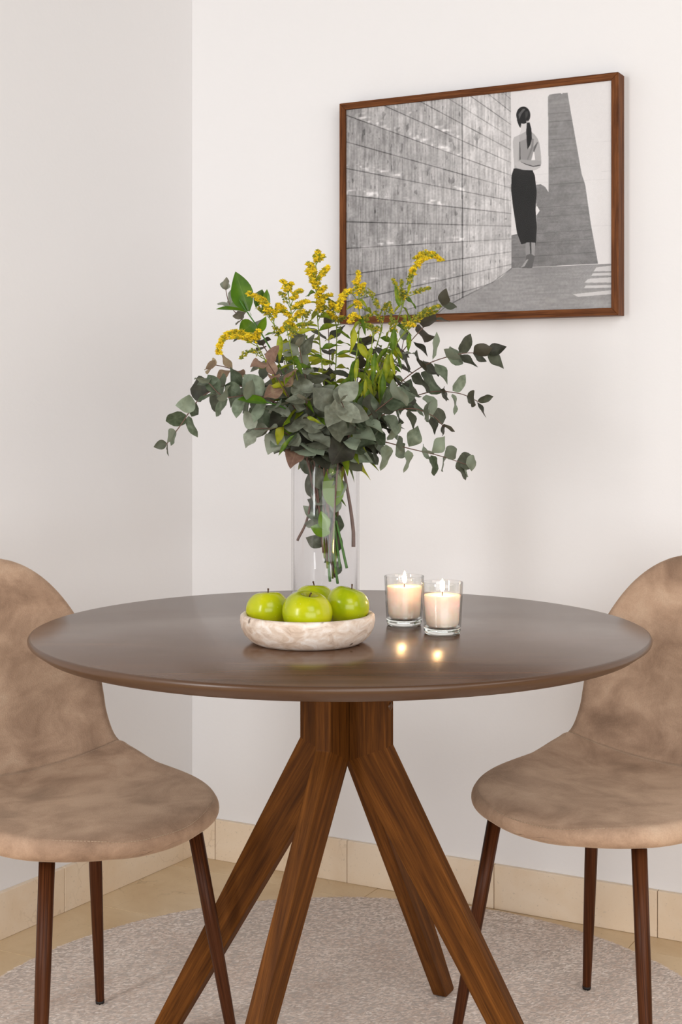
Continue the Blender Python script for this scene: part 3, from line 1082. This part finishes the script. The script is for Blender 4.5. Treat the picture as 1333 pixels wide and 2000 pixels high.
# ------------------------------------------------------------------ candles
def make_candle(label, x, y, hgt, wax_top, seed):
    c = thing('candle', label, 'candle', (x, y, TZ), seed * 0.7, 'lit candles in glass cups')
    ro, rb, w = 0.0330, 0.0288, 0.0022
    def rad(z):
        return rb + (ro - rb) * (z / hgt) ** 0.8
    zf = 0.0115
    zs = np.linspace(zf, hgt - 0.001, 14)
    outer = [(rad(z), z) for z in zs]
    inner = [(rad(z) - w, z) for z in zs[::-1]]
    link('cup', lathe(outer + [(ro - 0.0004, hgt), (ro - w + 0.0004, hgt)] + inner + [outer[0]], 72, M['cup'], 'cup'), c)
    link('cup_base', lathe([(0, 0.0012), (rb - 0.006, 0.0008), (rb - 0.003, 0.0), (rb - 0.0008, 0.0012), (rad(0.005), 0.005), (rad(zf) - 0.0001, zf - 0.0002), (rad(zf) - 0.006, zf - 0.0006), (0, zf - 0.002)], 72, M['glass'], 'cup_base'), c)
    zt = wax_top
    wax = link('wax', lathe([(0, zf + 0.0004), (rad(zf) - w - 0.005, zf + 0.0004), (rad(zf) - w - 0.0022, zf + 0.003), (rad(zf + .01) - w - 0.0012, zf + 0.01), (rad(zt) - w - 0.0006, zt - 0.0008), (rad(zt) - w - 0.002, zt),
                           (0.016, zt - 0.0014), (0.006, zt - 0.002), (0, zt - 0.002)], 64, M['wax'], 'wax'), c)
    wk = tube('wick', catmull([(0, 0, zt - 0.003), (0.0003, 0, zt + 0.003), (0.0012, 0, zt + 0.007)], 6), 0.0009, M['wick'], c, 8)
    fz = zt + 0.0045
    fh = 0.021
    fl_ = link('flame', lathe([(0, 0), (0.0018, 0.0008), (0.0034, 0.004), (0.0038, 0.0075), (0.0030, 0.012), (0.0015, 0.017), (0, fh)], 20, M['flame'], 'flame'), c, (0.0008, 0, fz))
    return c


make_candle('lit cream candle in a clear glass cup, set further back beside the vase', 0.1050, 2.378, 0.0815, 0.0645, 1)
make_candle('lit cream candle in a clear glass cup, the nearer and further right one', 0.1617, 2.286, 0.0825, 0.0620, 2)

# ------------------------------------------------------------------ vase
VX, VD, VR, VH = -0.0290, 2.666, 0.0632, 0.2865
vase = thing('glass_vase', 'tall clear cylindrical glass vase holding eucalyptus and goldenrod on the table', 'vase', (VX, VD, TZ))
zb = 0.016
prof = [(VR, zb), (VR, 0.1), (VR, 0.2), (VR, VH - 0.0008), (VR - 0.0008, VH), (VR - 0.0026, VH), (VR - 0.0034, VH - 0.0008), (VR - 0.0034, 0.2), (VR - 0.0034, 0.1), (VR - 0.0034, zb), (VR, zb)]
link('wall', lathe(prof, 96, M['vase'], 'wall'), vase)
link('base', lathe([(0, 0.0006), (VR - 0.003, 0.0), (VR - 0.0006, 0.0012), (VR - 0.0002, zb - 0.0003), (0, zb - 0.0003)], 96, M['glass'], 'base'), vase)


# ------------------------------------------------------------------ leaves
def leaf_mesh(name, mat, wid=0.30, peak=0.42, curl=0.14, fold=0.16, wave=0.0, tip=0.9, nx=8, ny=4, seed=0):
    rg = random.Random(seed)
    V, F, uv = [], [], []
    V += []
    ph = rg.random() * 6
    for i in range(nx + 1):
        t = i / nx
        tt = t ** (math.log(0.5) / math.log(peak))
        w = wid * math.sin(math.pi * min(1, max(0, tt))) ** tip
        if i == 0:
            w = 0.008
        if i == nx:
            w = 0.004
        for j in range(ny + 1):
            s = j / ny * 2 - 1
            z = -curl * t * t + fold * abs(s) ** 1.5 * w + wave * math.sin(t * 7 + ph) * s * w
            V.append((t, s * w, z))
            uv.append((t, j / ny))
    for i in range(nx):
        for j in range(ny):
            a = i * (ny + 1) + j
            F.append((a, a + ny + 1, a + ny + 2, a + 1))
    # a short stalk
    k = len(V)
    V += [(-0.10, 0, -0.006), (-0.10, 0.008, 0.004), (-0.10, -0.008, 0.004)]
    uv += [(0, 0.5)] * 3
    mid = ny // 2
    F += [(k, k + 1, mid), (k + 1, k + 2, mid), (k + 2, k, mid)]
    return new_mesh(name, V, F, mat, True, uv)


def leaf_set(mat, specs):
    return [leaf_mesh('leaf', M[mat], seed=i, **s) for i, s in enumerate(specs)]


EUC = [dict(wid=0.31, peak=0.40, curl=0.10, fold=0.30, wave=0.22), dict(wid=0.36, peak=0.42, curl=0.30, fold=0.16, wave=0.34),
       dict(wid=0.27, peak=0.38, curl=-0.16, fold=0.36, wave=0.28), dict(wid=0.40, peak=0.45, curl=0.22, fold=0.22, wave=0.34, tip=0.92)]
SETS = {
    'euc': leaf_set('euc', EUC), 'euc_grey': leaf_set('euc_grey', EUC), 'euc_dark': leaf_set('euc_dark', EUC), 'euc_dry': leaf_set('euc_dry', EUC), 'euc_pink': leaf_set('euc_pink', EUC),
    'gold': leaf_set('gold_leaf', [dict(wid=0.12, peak=0.42, curl=0.35, fold=0.7, wave=0.7), dict(wid=0.14, peak=0.45, curl=0.5, fold=0.4, wave=1.0), dict(wid=0.10, peak=0.4, curl=0.2, fold=0.9, wave=0.6)]),
    'rus': leaf_set('rus', [dict(wid=0.25, peak=0.42, curl=0.10, fold=0.25, wave=0.08), dict(wid=0.21, peak=0.45, curl=0.2, fold=0.3, wave=0.1)]),
}


def leaf_obj(parent, kind, base, xdir, nrm, size, wscale=1.0, pick=None):
    x = Vector(xdir).normalized()
    z = Vector(nrm)
    z = z - x * z.dot(x)
    if z.length < 1e-4:
        z = x.orthogonal()
    z.normalize()
    y = z.cross(x)
    ms = SETS[kind]
    me = ms[pick % len(ms)] if pick is not None else random.choice(ms)
    o = link('leaf', me, parent)
    m = Matrix((x, y, z)).transposed().to_4x4()
    o.matrix_local = Matrix.Translation(Vector(base)) @ m @ Matrix.Diagonal((size, size * wscale, size, 1))
    return o


def at(px, py, dd):
    """a world point: a position on the photograph's grid at the vase's distance plus dd metres"""
    return np.array(px_at(px, py, VD + dd))


def in_vase(p):
    """pull a point below the rim inside the glass"""
    if p[2] < TZ + VH:
        v = p[:2] - np.array([VX, VD])
        l = np.linalg.norm(v)
        lim = VR - 0.011
        if l > lim:
            p = p.copy()
            p[:2] = np.array([VX, VD]) + v * lim / l
        if p[2] < TZ + 0.021:
            p = p.copy()
            p[2] = TZ + 0.021
    return p


UP = Vector((0, 0, 1))


def keep_in_vase(C):
    """only the run of the stem before it first rises over the rim stands in the glass"""
    out, inside = [], True
    for p in C:
        if p[2] >= TZ + VH:
            inside = False
        out.append(in_vase(p) if inside else p)
    return np.array(out)




def branch(label, path, leafset='euc', n=12, s0=0.055, s1=0.028, start=0.35, tipset=None, tipn=0, spread=68, droop=0.15, inner=0, twist=0.0, seed=0, rad=0.0021, jit=0.25, face=0.0):
    """a eucalyptus branch: woody stem with pairs of leaves, each pair turned a quarter against the last"""
    random.seed(seed * 31 + 5)
    grow = 1.2 if len(path) > 5 and n > 9 else 1.08
    if n in (7, 8, 9) and tipn == 0:
        n += 2
    P = np.array([at(*p) for p in path])
    C = catmull(P, 80)
    C = keep_in_vase(C)
    C, L = even(C, 70)
    o = thing('eucalyptus_branch', label, 'branch', tuple(C[0]), 0, 'eucalyptus branches in the vase')
    C0 = C[0].copy()
    tube('stem', C - C0, np.linspace(rad, rad * 0.4, len(C)), M['euc_stem'], o, 6)
    T = np.gradient(C, axis=0)
    T /= np.linalg.norm(T, axis=1)[:, None]
    toC = Vector((0.05, -1, 0.25)).normalized()
    for kx in range(n):
        t = start + (0.995 - start) * kx / (n - 1)
        i = min(len(C) - 1, int(t * (len(C) - 1)))
        tv = Vector(T[i])
        a = toC - tv * toC.dot(tv)
        if a.length < 0.05:
            a = tv.orthogonal()
        a.normalize()
        b = tv.cross(a)
        ang = twist + (kx % 2) * math.pi / 2 + random.uniform(-.35, .35)
        size = (s0 + (s1 - s0) * kx / (n - 1)) * random.uniform(0.82, 1.15)
        sp = math.radians(spread + random.uniform(-16, 12))
        if kx >= n - 2:
            sp *= 0.62
        ks = leafset
        if random.random() < 0.16:
            ks = 'euc_dark'
        elif random.random() < 0.03:
            ks = 'euc_dry'
        if tipset and kx >= n - tipn:
            ks = tipset
            size *= 0.86
        for sgn in (1, -1):
            r_ = (a * math.cos(ang) + b * math.sin(ang)) * sgn
            xd = r_ * math.sin(sp) + tv * math.cos(sp)
            xd = xd + Vector((random.uniform(-jit, jit), random.uniform(-jit, jit), random.uniform(-jit, jit) - droop))
            nr = tv + Vector((0, 0, 0.35)) + toC * (0.55 + face) + Vector((random.uniform(-.4, .4), random.uniform(-.4, .4), random.uniform(-.3, .3)))
            base = Vector(C[i] - C0) + xd.normalized() * size * 0.10
            leaf_obj(o, ks, base, xd, nr, size * grow * random.uniform(0.9, 1.08), random.uniform(0.95, 1.3))
    for kx in range(inner):                     # leaves left on the stem inside the vase
        z_t = (kx + 0.6) / inner
        inside = [i for i in range(len(C)) if C[i][2] < TZ + VH - 0.01 and np.hypot(C[i][0] - VX, C[i][1] - VD) < VR]
        i = inside[int(z_t * (len(inside) - 1) * 0.95)]
        tv = Vector(T[i])
        ctr = Vector((VX - C[i][0], VD - C[i][1], 0))
        size = random.uniform(0.036, 0.054)
        for attempt in range(40):               # turn it until it stays clear of the glass
            xd = (tv * 0.5 + Vector((random.uniform(-.9, .9), random.uniform(-.5, .5), random.uniform(-.5, .6))) + ctr * 6).normalized()
            side = Vector((-xd.y, xd.x, 0)).normalized() * size * 0.4
            pts = [Vector(C[i]) + xd * size, Vector(C[i]) + xd * size * 0.45 + side, Vector(C[i]) + xd * size * 0.45 - side]
            if all(math.hypot(q.x - VX, q.y - VD) < VR - 0.007 for q in pts):
                break
            size *= 0.985
        leaf_obj(o, leafset, Vector(C[i] - C0), xd, (random.uniform(-.5, .5), -1, random.uniform(-.2, .4)), size, 1.0)
    return o


V0 = 0.0
branch('eucalyptus branch drooping furthest to the left, its tip hanging before the left wall', [(655, 1128, .0), (612, 960, -.01), (597, 868, -.02), (545, 795, -.05), (460, 752, -.08), (395, 775, -.10), (352, 832, -.10), (322, 872, -.10)],
       n=12, s0=.058, s1=.027, start=.44, inner=5, seed=1, droop=.2, tipset='euc_dark', tipn=1)
branch('eucalyptus branch on the left with dry brownish pink leaves at its tip', [(640, 1060, .02), (610, 900, .01), (585, 830, .0), (520, 755, -.02), (455, 722, -.03), (418, 712, -.03)],
       n=9, s0=.06, s1=.042, start=.45, tipset='euc_dry', tipn=3, seed=2, leafset='euc_grey', droop=.3)
branch('eucalyptus branch rising to the upper left behind the drooping yellow flower spray', [(648, 1100, .03), (618, 880, .03), (560, 750, .06), (500, 655, .08), (452, 600, .10), (440, 560, .10)],
       n=11, s0=.055, s1=.022, start=.42, seed=3, leafset='euc_grey', droop=.05)
branch('eucalyptus branch with broad leaves low on the left, in front of the drooping one', [(630, 1040, -.02), (605, 880, -.03), (565, 805, -.08), (500, 772, -.12), (440, 775, -.14), (405, 745, -.14)],
       n=9, s0=.066, s1=.036, start=.46, seed=4, droop=.25, inner=4)
branch('eucalyptus branch left of the middle ending in a flat rosette of pink leaves', [(632, 1080, -.02), (610, 880, -.04), (572, 790, -.10), (540, 735, -.13), (522, 706, -.15)],
       n=8, s0=.058, s1=.034, start=.5, tipset='euc_pink', tipn=2, seed=5, leafset='euc_grey', face=.4)
branch('upright eucalyptus branch in the middle, left of the tall yellow flower', [(640, 1100, -.01), (622, 880, -.03), (606, 780, -.08), (590, 705, -.10), (584, 672, -.11)],
       n=9, s0=.058, s1=.036, start=.47, seed=6, leafset='euc_grey')
branch('eucalyptus branch leaning to the front, its pale rosette facing the camera', [(645, 1090, -.02), (640, 890, -.05), (650, 820, -.12), (664, 785, -.19), (672, 795, -.235)],
       n=8, s0=.062, s1=.032, start=.5, seed=7, face=.9, droop=.1, leafset='euc_grey')
branch('eucalyptus branch standing at the back of the bunch behind the yellow flowers', [(640, 1110, .02), (640, 880, .03), (645, 740, .06), (642, 640, .08), (645, 600, .08)],
       n=10, s0=.055, s1=.03, start=.45, seed=8, leafset='euc_dark')
branch('eucalyptus branch pointing left just above the vase rim', [(628, 1010, -.02), (600, 900, -.04), (580, 862, -.07), (540, 838, -.11), (498, 838, -.13)],
       n=6, s0=.052, s1=.036, start=.5, seed=9, leafset='euc_grey', droop=.1)
branch('eucalyptus branch reaching to the right edge, its dark curled tip below the picture', [(650, 1120, .0), (668, 880, .0), (735, 795, .0), (815, 722, .0), (895, 692, -.02), (958, 690, -.02)],
       n=14, s0=.058, s1=.034, start=.42, tipset='euc_dark', tipn=3, seed=10, inner=4)
branch('eucalyptus branch on the right with small round leaves at the middle height', [(655, 1080, .01), (672, 880, .02), (745, 808, .02), (830, 768, .02), (895, 768, .02), (938, 786, .02)],
       n=12, s0=.054, s1=.030, start=.44, seed=11, tipset='euc_dark', tipn=2)
branch('eucalyptus branch on the right whose short tip bends down under the round leaved one', [(660, 1090, -.01), (668, 890, -.03), (735, 818, -.06), (800, 798, -.07), (845, 812, -.07), (868, 834, -.07)],
       n=11, s0=.052, s1=.026, start=.46, seed=12, leafset='euc', tipset='euc_dark', tipn=2)
branch('lowest eucalyptus branch on the right with widely spaced pairs of leaves', [(645, 1060, -.02), (672, 900, -.03), (700, 862, -.04), (745, 862, -.05), (800, 876, -.06), (862, 891, -.06), (914, 908, -.06)],
       n=9, s0=.042, s1=.038, start=.47, seed=13, droop=.1, rad=.0017)
branch('eucalyptus branch with dark leaves on the upper right before the lower picture frame', [(650, 1100, .03), (662, 880, .05), (730, 760, .09), (800, 670, .12), (850, 615, .14), (868, 592, .14)],
       n=11, s0=.05, s1=.030, start=.46, seed=14, leafset='euc_dark')
branch('eucalyptus branch right of the middle with a narrow upright tip', [(655, 1090, .02), (668, 880, .03), (725, 780, .05), (775, 715, .06), (790, 660, .06)],
       n=9, s0=.052, s1=.026, start=.46, seed=15)
branch('short eucalyptus branch hanging over the front of the vase rim', [(640, 1000, -.03), (632, 905, -.045), (630, 855, -.075), (622, 815, -.11)],
       n=6, s0=.044, s1=.030, start=.58, seed=16, leafset='euc_grey', face=.6, inner=4, droop=0)
branch('eucalyptus branch at the front right with a few broad leaves', [(650, 1040, -.02), (662, 900, -.05), (690, 838, -.10), (735, 802, -.14), (770, 775, -.15)],
       n=7, s0=.060, s1=.042, start=.5, seed=17, face=.3)
branch('short eucalyptus branch low at the front right, just over the rim', [(652, 1020, -.03), (662, 905, -.05), (682, 852, -.09), (706, 822, -.12)],
       n=5, s0=.046, s1=.034, start=.62, seed=18, face=.4, inner=4)
branch('eucalyptus branch filling the bunch left of the vase middle', [(635, 1090, .0), (612, 880, .0), (580, 810, -.03), (562, 745, -.04), (556, 705, -.04)],
       n=8, s0=.058, s1=.040, start=.47, seed=19, leafset='euc_grey', inner=4)
branch('eucalyptus branch filling the bunch right of the vase middle', [(655, 1100, .0), (655, 880, .0), (685, 790, -.02), (705, 715, -.02), (712, 672, -.02)],
       n=9, s0=.054, s1=.034, start=.45, seed=20, leafset='euc_dark', inner=5)
branch('eucalyptus branch in the middle front with layered grey leaves over the rim', [(640, 1070, -.01), (622, 890, -.04), (605, 825, -.10), (598, 780, -.13)],
       n=7, s0=.058, s1=.040, start=.6, seed=21, leafset='euc_grey', face=.5)


# ------------------------------------------------------------------ goldenrod
def floret_shape():
    V = []
    for i in range(5):
        a = 2 * math.pi * i / 5
        V.append((math.cos(a), math.sin(a), 0.55))
    for i in range(5):
        a = 2 * math.pi * (i + .5) / 5
        V.append((0.55 * math.cos(a), 0.55 * math.sin(a), -0.2))
    V += [(0, 0, 0.35), (0, 0, -0.9)]
    F = []
    for i in range(5):
        j = (i + 1) % 5
        F += [(10, i, i + 5), (10, i + 5, j), (11, i + 5, i), (11, j, i + 5)]
    return np.array(V), F


FV, FF = floret_shape()


def spray(parent, C0, pts, mat, dens=1.0, rad=0.0036, width=0.0075):
    """one side spray: florets crowded along the upper side of a thin arching stalk"""
    P = catmull(pts, 30)
    P, L = even(P, 40)
    sp = tube('spray_stalk', P - C0, np.linspace(.0009, .0005, len(P)), M['gold_stem'], parent, 5)
    n = int(L * 1900 * dens)
    V, F = [], []
    for _ in range(n):
        t = random.random() ** 0.75
        t = 0.22 + 0.78 * t
        p = P[min(39, int(t * 39))] - C0
        w = width * (1.15 - 0.55 * t)
        d = Vector((random.gauss(0, 1), random.gauss(0, 1), abs(random.gauss(0, 1)) * 0.9 + 0.1)).normalized()
        q = Vector(p) + d * w * random.uniform(0.3, 1.0)
        s = rad * random.uniform(0.6, 1.1)
        R = (d + Vector((0, 0, .5))).to_track_quat('Z', 'X').to_matrix() @ Matrix.Rotation(random.random() * 6, 3, 'Z')
        k = len(V)
        V += [tuple(R @ Vector(v * s) + q) for v in FV]
        F += [tuple(i + k for i in f) for f in FF]
    o = link('florets', new_mesh('florets', V, F, mat, False), sp)
    o['kind'] = 'stuff'


def goldenrod(label, path, sprays, leaves=12, lstart=.5, hang=.6, seed=0, lsize=.068, extra=()):
    leaves = int(leaves * 2.1)
    random.seed(seed * 17 + 3)
    C = catmull(np.array([at(*p) for p in path]), 80)
    C = keep_in_vase(C)
    C, L = even(C, 70)
    C0 = C[0].copy()
    g = thing('goldenrod_stem', label, 'flower', tuple(C0), 0, 'goldenrod stems in the vase')
    tube('stem', C - C0, np.linspace(.0024, .0009, 70), M['gold_stem'], g, 6)
    for it in sprays:
        pts, kind = it[:-1], it[-1]
        tip = at(*pts[-1])
        # attach on the stem below the first point given
        a0 = at(*pts[0])
        i = int(np.argmin(np.linalg.norm(C - a0, axis=1)))
        allp = [C[i]] + [at(*p) for p in pts[1:]]
        if len(allp) == 2:
            m = (allp[0] + allp[1]) / 2
            m = m + np.array([0, 0, 0.006])
            allp = [allp[0], m, allp[1]]
        spray(g, C0, allp, M['floret'] if kind[0] == 'y' else M['bud'], 1.0 if kind[0] == 'y' else .7, .0040 if kind[0] == 'y' else .0030, .0095 if kind[-1] != 't' else .0055)
    T = np.gradient(C, axis=0)
    for q in range(leaves):
        t = lstart - .06 + (1.02 - lstart) * q / leaves
        i = int(t * 69)
        a = q * 2.4 + random.uniform(-.4, .4)
        tv = Vector(T[i]).normalized()
        xd = Vector((math.cos(a), math.sin(a), 0)) * 0.8 + tv * 0.4 - UP * hang * random.uniform(0.2, 1.6)
        size = lsize * (1.15 - 0.75 * q / leaves) * random.uniform(.75, 1.2)
        leaf_obj(g, 'gold', Vector(C[i] - C0), xd, (random.uniform(-.5, .5), -0.6, 0.7), size, random.uniform(.85, 1.3))
    for (bx, by, tx, ty, dd, w) in extra:
        b, tp = Vector(at(bx, by, dd)), Vector(at(tx, ty, dd - .01))
        leaf_obj(g, 'gold', b - Vector(C0), tp - b, (random.uniform(-.6, .6), -1, .35), (tp - b).length, w * 0.7)
    return g


goldenrod('tallest goldenrod stem, its yellow plume standing clear above the bunch', [(650, 1130, .0), (646, 880, .0), (630, 720, -.02), (620, 610, -.02), (617, 500, -.02)],
          [((617, 520, -.02), (622, 492, -.02), 'y'), ((617, 515, -.02), (634, 503, -.03), 'y'), ((616, 545, -.02), (602, 515, -.02), 'y'), ((617, 560, -.02), (628, 540, -.03), (642, 522, -.03), 'y'),
           ((616, 560, -.02), (601, 530, -.04), 'y'), ((617, 575, -.02), (610, 548, -.04), 'y'), ((618, 592, -.02), (636, 562, -.03), 'y'), ((618, 605, -.02), (646, 578, -.03), 'y'), ((620, 620, -.02), (630, 590, -.05), 'y'),
           ((620, 630, -.02), (640, 600, .0), 'b')], leaves=12, seed=1, hang=.2)
goldenrod('goldenrod stem with a broad yellow head, left of the tallest one', [(640, 1110, -.01), (630, 880, -.01), (600, 735, -.05), (575, 640, -.07), (562, 565, -.07)],
          [((562, 575, -.07), (572, 556, -.07), 'y'), ((563, 580, -.07), (552, 551, -.08), 'y'), ((566, 600, -.07), (590, 568, -.09), 'y'), ((568, 610, -.07), (604, 590, -.08), 'y'), ((566, 605, -.07), (545, 572, -.06), 'b'),
           ((572, 630, -.07), (596, 612, -.09), 'y'), ((575, 640, -.07), (540, 596, -.07), 'y'), ((580, 655, -.07), (560, 630, -.08), 'y'), ((582, 660, -.07), (610, 630, -.06), 'b')], leaves=13, seed=2, hang=.2)
goldenrod('goldenrod stem with sprays arching down on both sides before the left picture edge', [(655, 1120, -.01), (664, 880, -.01), (690, 740, -.05), (702, 640, -.07), (700, 540, -.07)],
          [((700, 560, -.07), (700, 530, -.07), 'yt'), ((700, 575, -.07), (694, 552, -.07), 'y'), ((700, 580, -.07), (711, 556, -.07), 'y'), ((702, 592, -.07), (685, 572, -.08), (668, 585, -.09), (660, 612, -.09), 'y'),
           ((702, 595, -.07), (718, 572, -.07), (732, 586, -.07), (738, 604, -.07), 'b'), ((703, 625, -.07), (690, 618, -.10), (684, 632, -.11), 'y'), ((703, 610, -.07), (694, 592, -.08), 'y'), ((703, 640, -.07), (730, 615, -.06), 'b')],
          leaves=13, seed=3, hang=.9, extra=((692, 640, 690, 690, -.11, 1.3), (700, 700, 693, 745, -.12, 1.5), (715, 740, 716, 800, -.12, 1.2)))
goldenrod('goldenrod stem whose top spray bends to the right across the picture', [(650, 1130, .01), (666, 880, .0), (735, 735, -.02), (772, 640, -.03), (800, 560, -.03), (816, 520, -.03)],
          [((812, 530, -.03), (816, 508, -.03), (838, 496, -.03), (864, 511, -.03), 'y'), ((810, 535, -.03), (822, 512, -.04), (845, 502, -.04), 'y'), ((806, 548, -.03), (810, 524, -.04), 'y'), ((800, 560, -.03), (804, 540, -.03), 'b'),
           ((795, 580, -.03), (820, 570, -.03), (840, 564, -.03), 'b'), ((790, 590, -.03), (793, 570, -.04), 'b'), ((785, 600, -.03), (768, 546, -.03), 'bt'), ((788, 598, -.03), (784, 546, -.03), 'bt')],
          leaves=14, seed=4, hang=.9, extra=((782, 600, 770, 560, -.05, 1.2), (770, 640, 768, 690, -.09, 1.4), (758, 690, 755, 745, -.10, 1.5), (765, 690, 768, 730, -.11, 1.3), (748, 720, 742, 790, -.10, 1.3)))
goldenrod('goldenrod stem with round buds pointing right below the bent spray', [(650, 1110, .01), (664, 880, .01), (725, 760, -.03), (770, 680, -.06), (796, 640, -.07)],
          [((785, 655, -.06), (815, 620, -.07), (862, 598, -.08), 'b'), ((785, 655, -.06), (820, 625, -.05), (855, 608, -.06), 'b'), ((792, 645, -.07), (808, 638, -.08), 'y'), ((790, 650, -.07), (790, 630, -.08), 'b'), ((775, 670, -.06), (760, 592, -.05), 'b')],
          leaves=11, seed=5, hang=1.0, extra=((800, 650, 798, 682, -.09, 1.5),))
goldenrod('goldenrod stem on the upper left with a spray lying over the large green leaf', [(640, 1100, -.01), (615, 880, -.01), (575, 755, -.05), (548, 670, -.08), (530, 615, -.08)],
          [((530, 615, -.08), (512, 588, -.09), (484, 574, -.10), 'y'), ((532, 620, -.08), (518, 596, -.10), (500, 584, -.11), 'y'), ((532, 622, -.08), (520, 608, -.09), 'y'), ((534, 630, -.08), (545, 596, -.08), 'yt'), ((538, 640, -.08), (500, 602, -.07), 'b'),
           ((545, 660, -.08), (575, 622, -.09), 'yt'), ((545, 665, -.08), (536, 640, -.09), 'b')], leaves=9, seed=6, hang=.4, extra=((548, 655, 545, 700, -.12, 1.8),))
goldenrod('goldenrod stem on the left whose yellow spray droops furthest down', [(635, 1090, -.01), (608, 880, -.02), (565, 790, -.06), (525, 715, -.10), (498, 665, -.11)],
          [((500, 670, -.11), (465, 652, -.12), (436, 664, -.13), (426, 694, -.13), 'y'), ((502, 675, -.11), (470, 660, -.13), (448, 662, -.14), 'y'), ((500, 668, -.11), (505, 648, -.13), 'y'), ((502, 672, -.11), (478, 660, -.14), 'y'), ((515, 700, -.10), (490, 688, -.12), (470, 702, -.12), 'b')],
          leaves=7, seed=7, hang=.6, lstart=.4, extra=((560, 820, 530, 866, -.12, 1.3), (575, 850, 542, 886, -.12, 1.5), (600, 815, 625, 822, -.18, 1.6)))
goldenrod('short goldenrod stem at the front right with hanging yellow green leaves', [(650, 1080, -.02), (662, 885, -.03), (700, 780, -.09), (722, 700, -.11), (730, 650, -.11)],
          [((728, 660, -.11), (722, 636, -.11), 'b'), ((728, 665, -.11), (742, 640, -.11), 'b')], leaves=14, seed=8, hang=1.5, lsize=.068, extra=((732, 690, 728, 750, -.13, 1.3), (720, 760, 714, 812, -.14, 1.3), (748, 730, 745, 790, -.13, 1.4)))
goldenrod('goldenrod stem behind the middle, its small yellow heads between the taller ones', [(645, 1100, .01), (646, 880, .01), (655, 740, .02), (658, 650, .02), (652, 605, .02)],
          [((654, 615, .02), (645, 590, .02), 'y'), ((655, 620, .02), (664, 596, .02), 'b'), ((656, 630, .02), (640, 612, .01), 'y'), ((657, 640, .02), (672, 622, .0), 'b')], leaves=12, seed=9, hang=.3)


goldenrod('goldenrod stem with green buds at the back left of the tallest plume', [(640, 1090, .02), (630, 880, .02), (608, 740, .03), (596, 660, .03), (590, 610, .03)],
          [((592, 620, .03), (584, 594, .03), 'b'), ((594, 640, .03), (606, 608, .03), 'b')], leaves=13, seed=10, hang=.3)
goldenrod('leafy goldenrod stem with few buds between the arching and the bent yellow sprays', [(655, 1100, .01), (664, 880, .02), (705, 760, .02), (738, 670, .02), (752, 610, .02)],
          [((748, 625, .02), (758, 592, .02), 'b'), ((745, 640, .02), (734, 610, .02), 'b')], leaves=14, seed=11, hang=.5)
goldenrod('leafy goldenrod stem with small buds left of the middle, before the grey leaves', [(640, 1080, -.01), (618, 880, -.02), (588, 770, -.10), (570, 690, -.12), (562, 650, -.12)],
          [((564, 660, -.12), (556, 634, -.12), 'b'), ((566, 668, -.12), (580, 645, -.13), 'b')], leaves=10, seed=12, hang=.5, lstart=.6)


# ------------------------------------------------------------------ ruscus
def ruscus(label, path, leaves, seed=0):
    random.seed(seed + 90)
    C = catmull(np.array([at(*p) for p in path]), 60)
    C = keep_in_vase(C)
    C, L = even(C, 50)
    C0 = C[0].copy()
    g = thing('ruscus_stem', label, 'branch', tuple(C0), 0, 'green ruscus stems in the vase')
    tube('stem', C - C0, np.linspace(.0026, .0012, 50), M['green_stem'], g, 7)
    for (bx, by, tx, ty, d0, d1, w, nz) in leaves:
        b, tp = Vector(at(bx, by, d0)), Vector(at(tx, ty, d1))
        leaf_obj(g, 'rus', b - Vector(C0), tp - b, nz, (tp - b).length, w, pick=0)
    return g


ruscus('ruscus stem on the upper left with large glossy bright green leaves', [(645, 1136, -.01), (622, 890, .0), (560, 740, -.02), (510, 650, -.05), (480, 605, -.06), (468, 585, -.06)],
       [(488, 608, 456, 529, -.06, -.04, 1.05, (-.5, -1, .25)), (482, 610, 424, 598, -.06, -.09, .8, (0, -.5, 1)), (478, 600, 446, 590, -.05, .0, 1.1, (0, -1, .4)), (515, 610, 524, 564, -.05, -.04, .8, (.5, -1, 0)),
        (500, 600, 514, 561, -.04, .0, .7, (.3, -.5, .8)), (495, 630, 470, 650, -.07, -.12, 1.1, (.3, -1, .3)), (505, 650, 520, 620, -.07, -.09, .9, (.4, -1, .2))], 1)
ruscus('ruscus stem inside the vase with two broad green leaves behind the glass', [(665, 1110, -.01), (650, 1000, -.02), (640, 920, -.02), (610, 850, -.05), (560, 800, -.10), (520, 785, -.13)],
       [(652, 992, 648, 908, -.035, -.045, 1.1, (.4, -1, 0)), (645, 1042, 606, 1028, -.04, -.03, 1.3, (0, -1, .3)), (640, 1036, 626, 998, -.04, -.035, 1.2, (-.2, -1, .1)), (522, 786, 466, 776, -.14, -.16, 1.0, (.0, -.7, .8))], 2)
ruscus('dark green bare stem slanting to the right inside the vase', [(678, 1110, -.03), (655, 1010, -.02), (632, 940, -.01), (622, 890, .0), (610, 830, .0)], [], 3)
branch('thick brown eucalyptus stem whose cut end hangs high at the right inside the vase', [(694, 1068, .0), (686, 1000, .0), (676, 940, .0), (668, 885, .01), (690, 830, .03), (716, 800, .05)], n=4, s0=.045, s1=.036, start=.72, seed=31, rad=.0042, leafset='euc_dark')
branch('thin brown eucalyptus stem whose cut end touches the left glass inside the vase', [(581, 1056, .0), (600, 1015, .0), (612, 950, .0), (618, 885, .0), (612, 830, -.03), (606, 800, -.05)], n=4, s0=.048, s1=.040, start=.7, seed=32, rad=.0028, leafset='euc_grey', inner=3)
ruscus('pale green stem standing in the middle of the vase, reaching the vase floor', [(660, 1140, -.01), (648, 1045, -.01), (645, 980, .0), (650, 890, .01), (655, 840, .01)], [], 4)

bpy.context.view_layer.update()
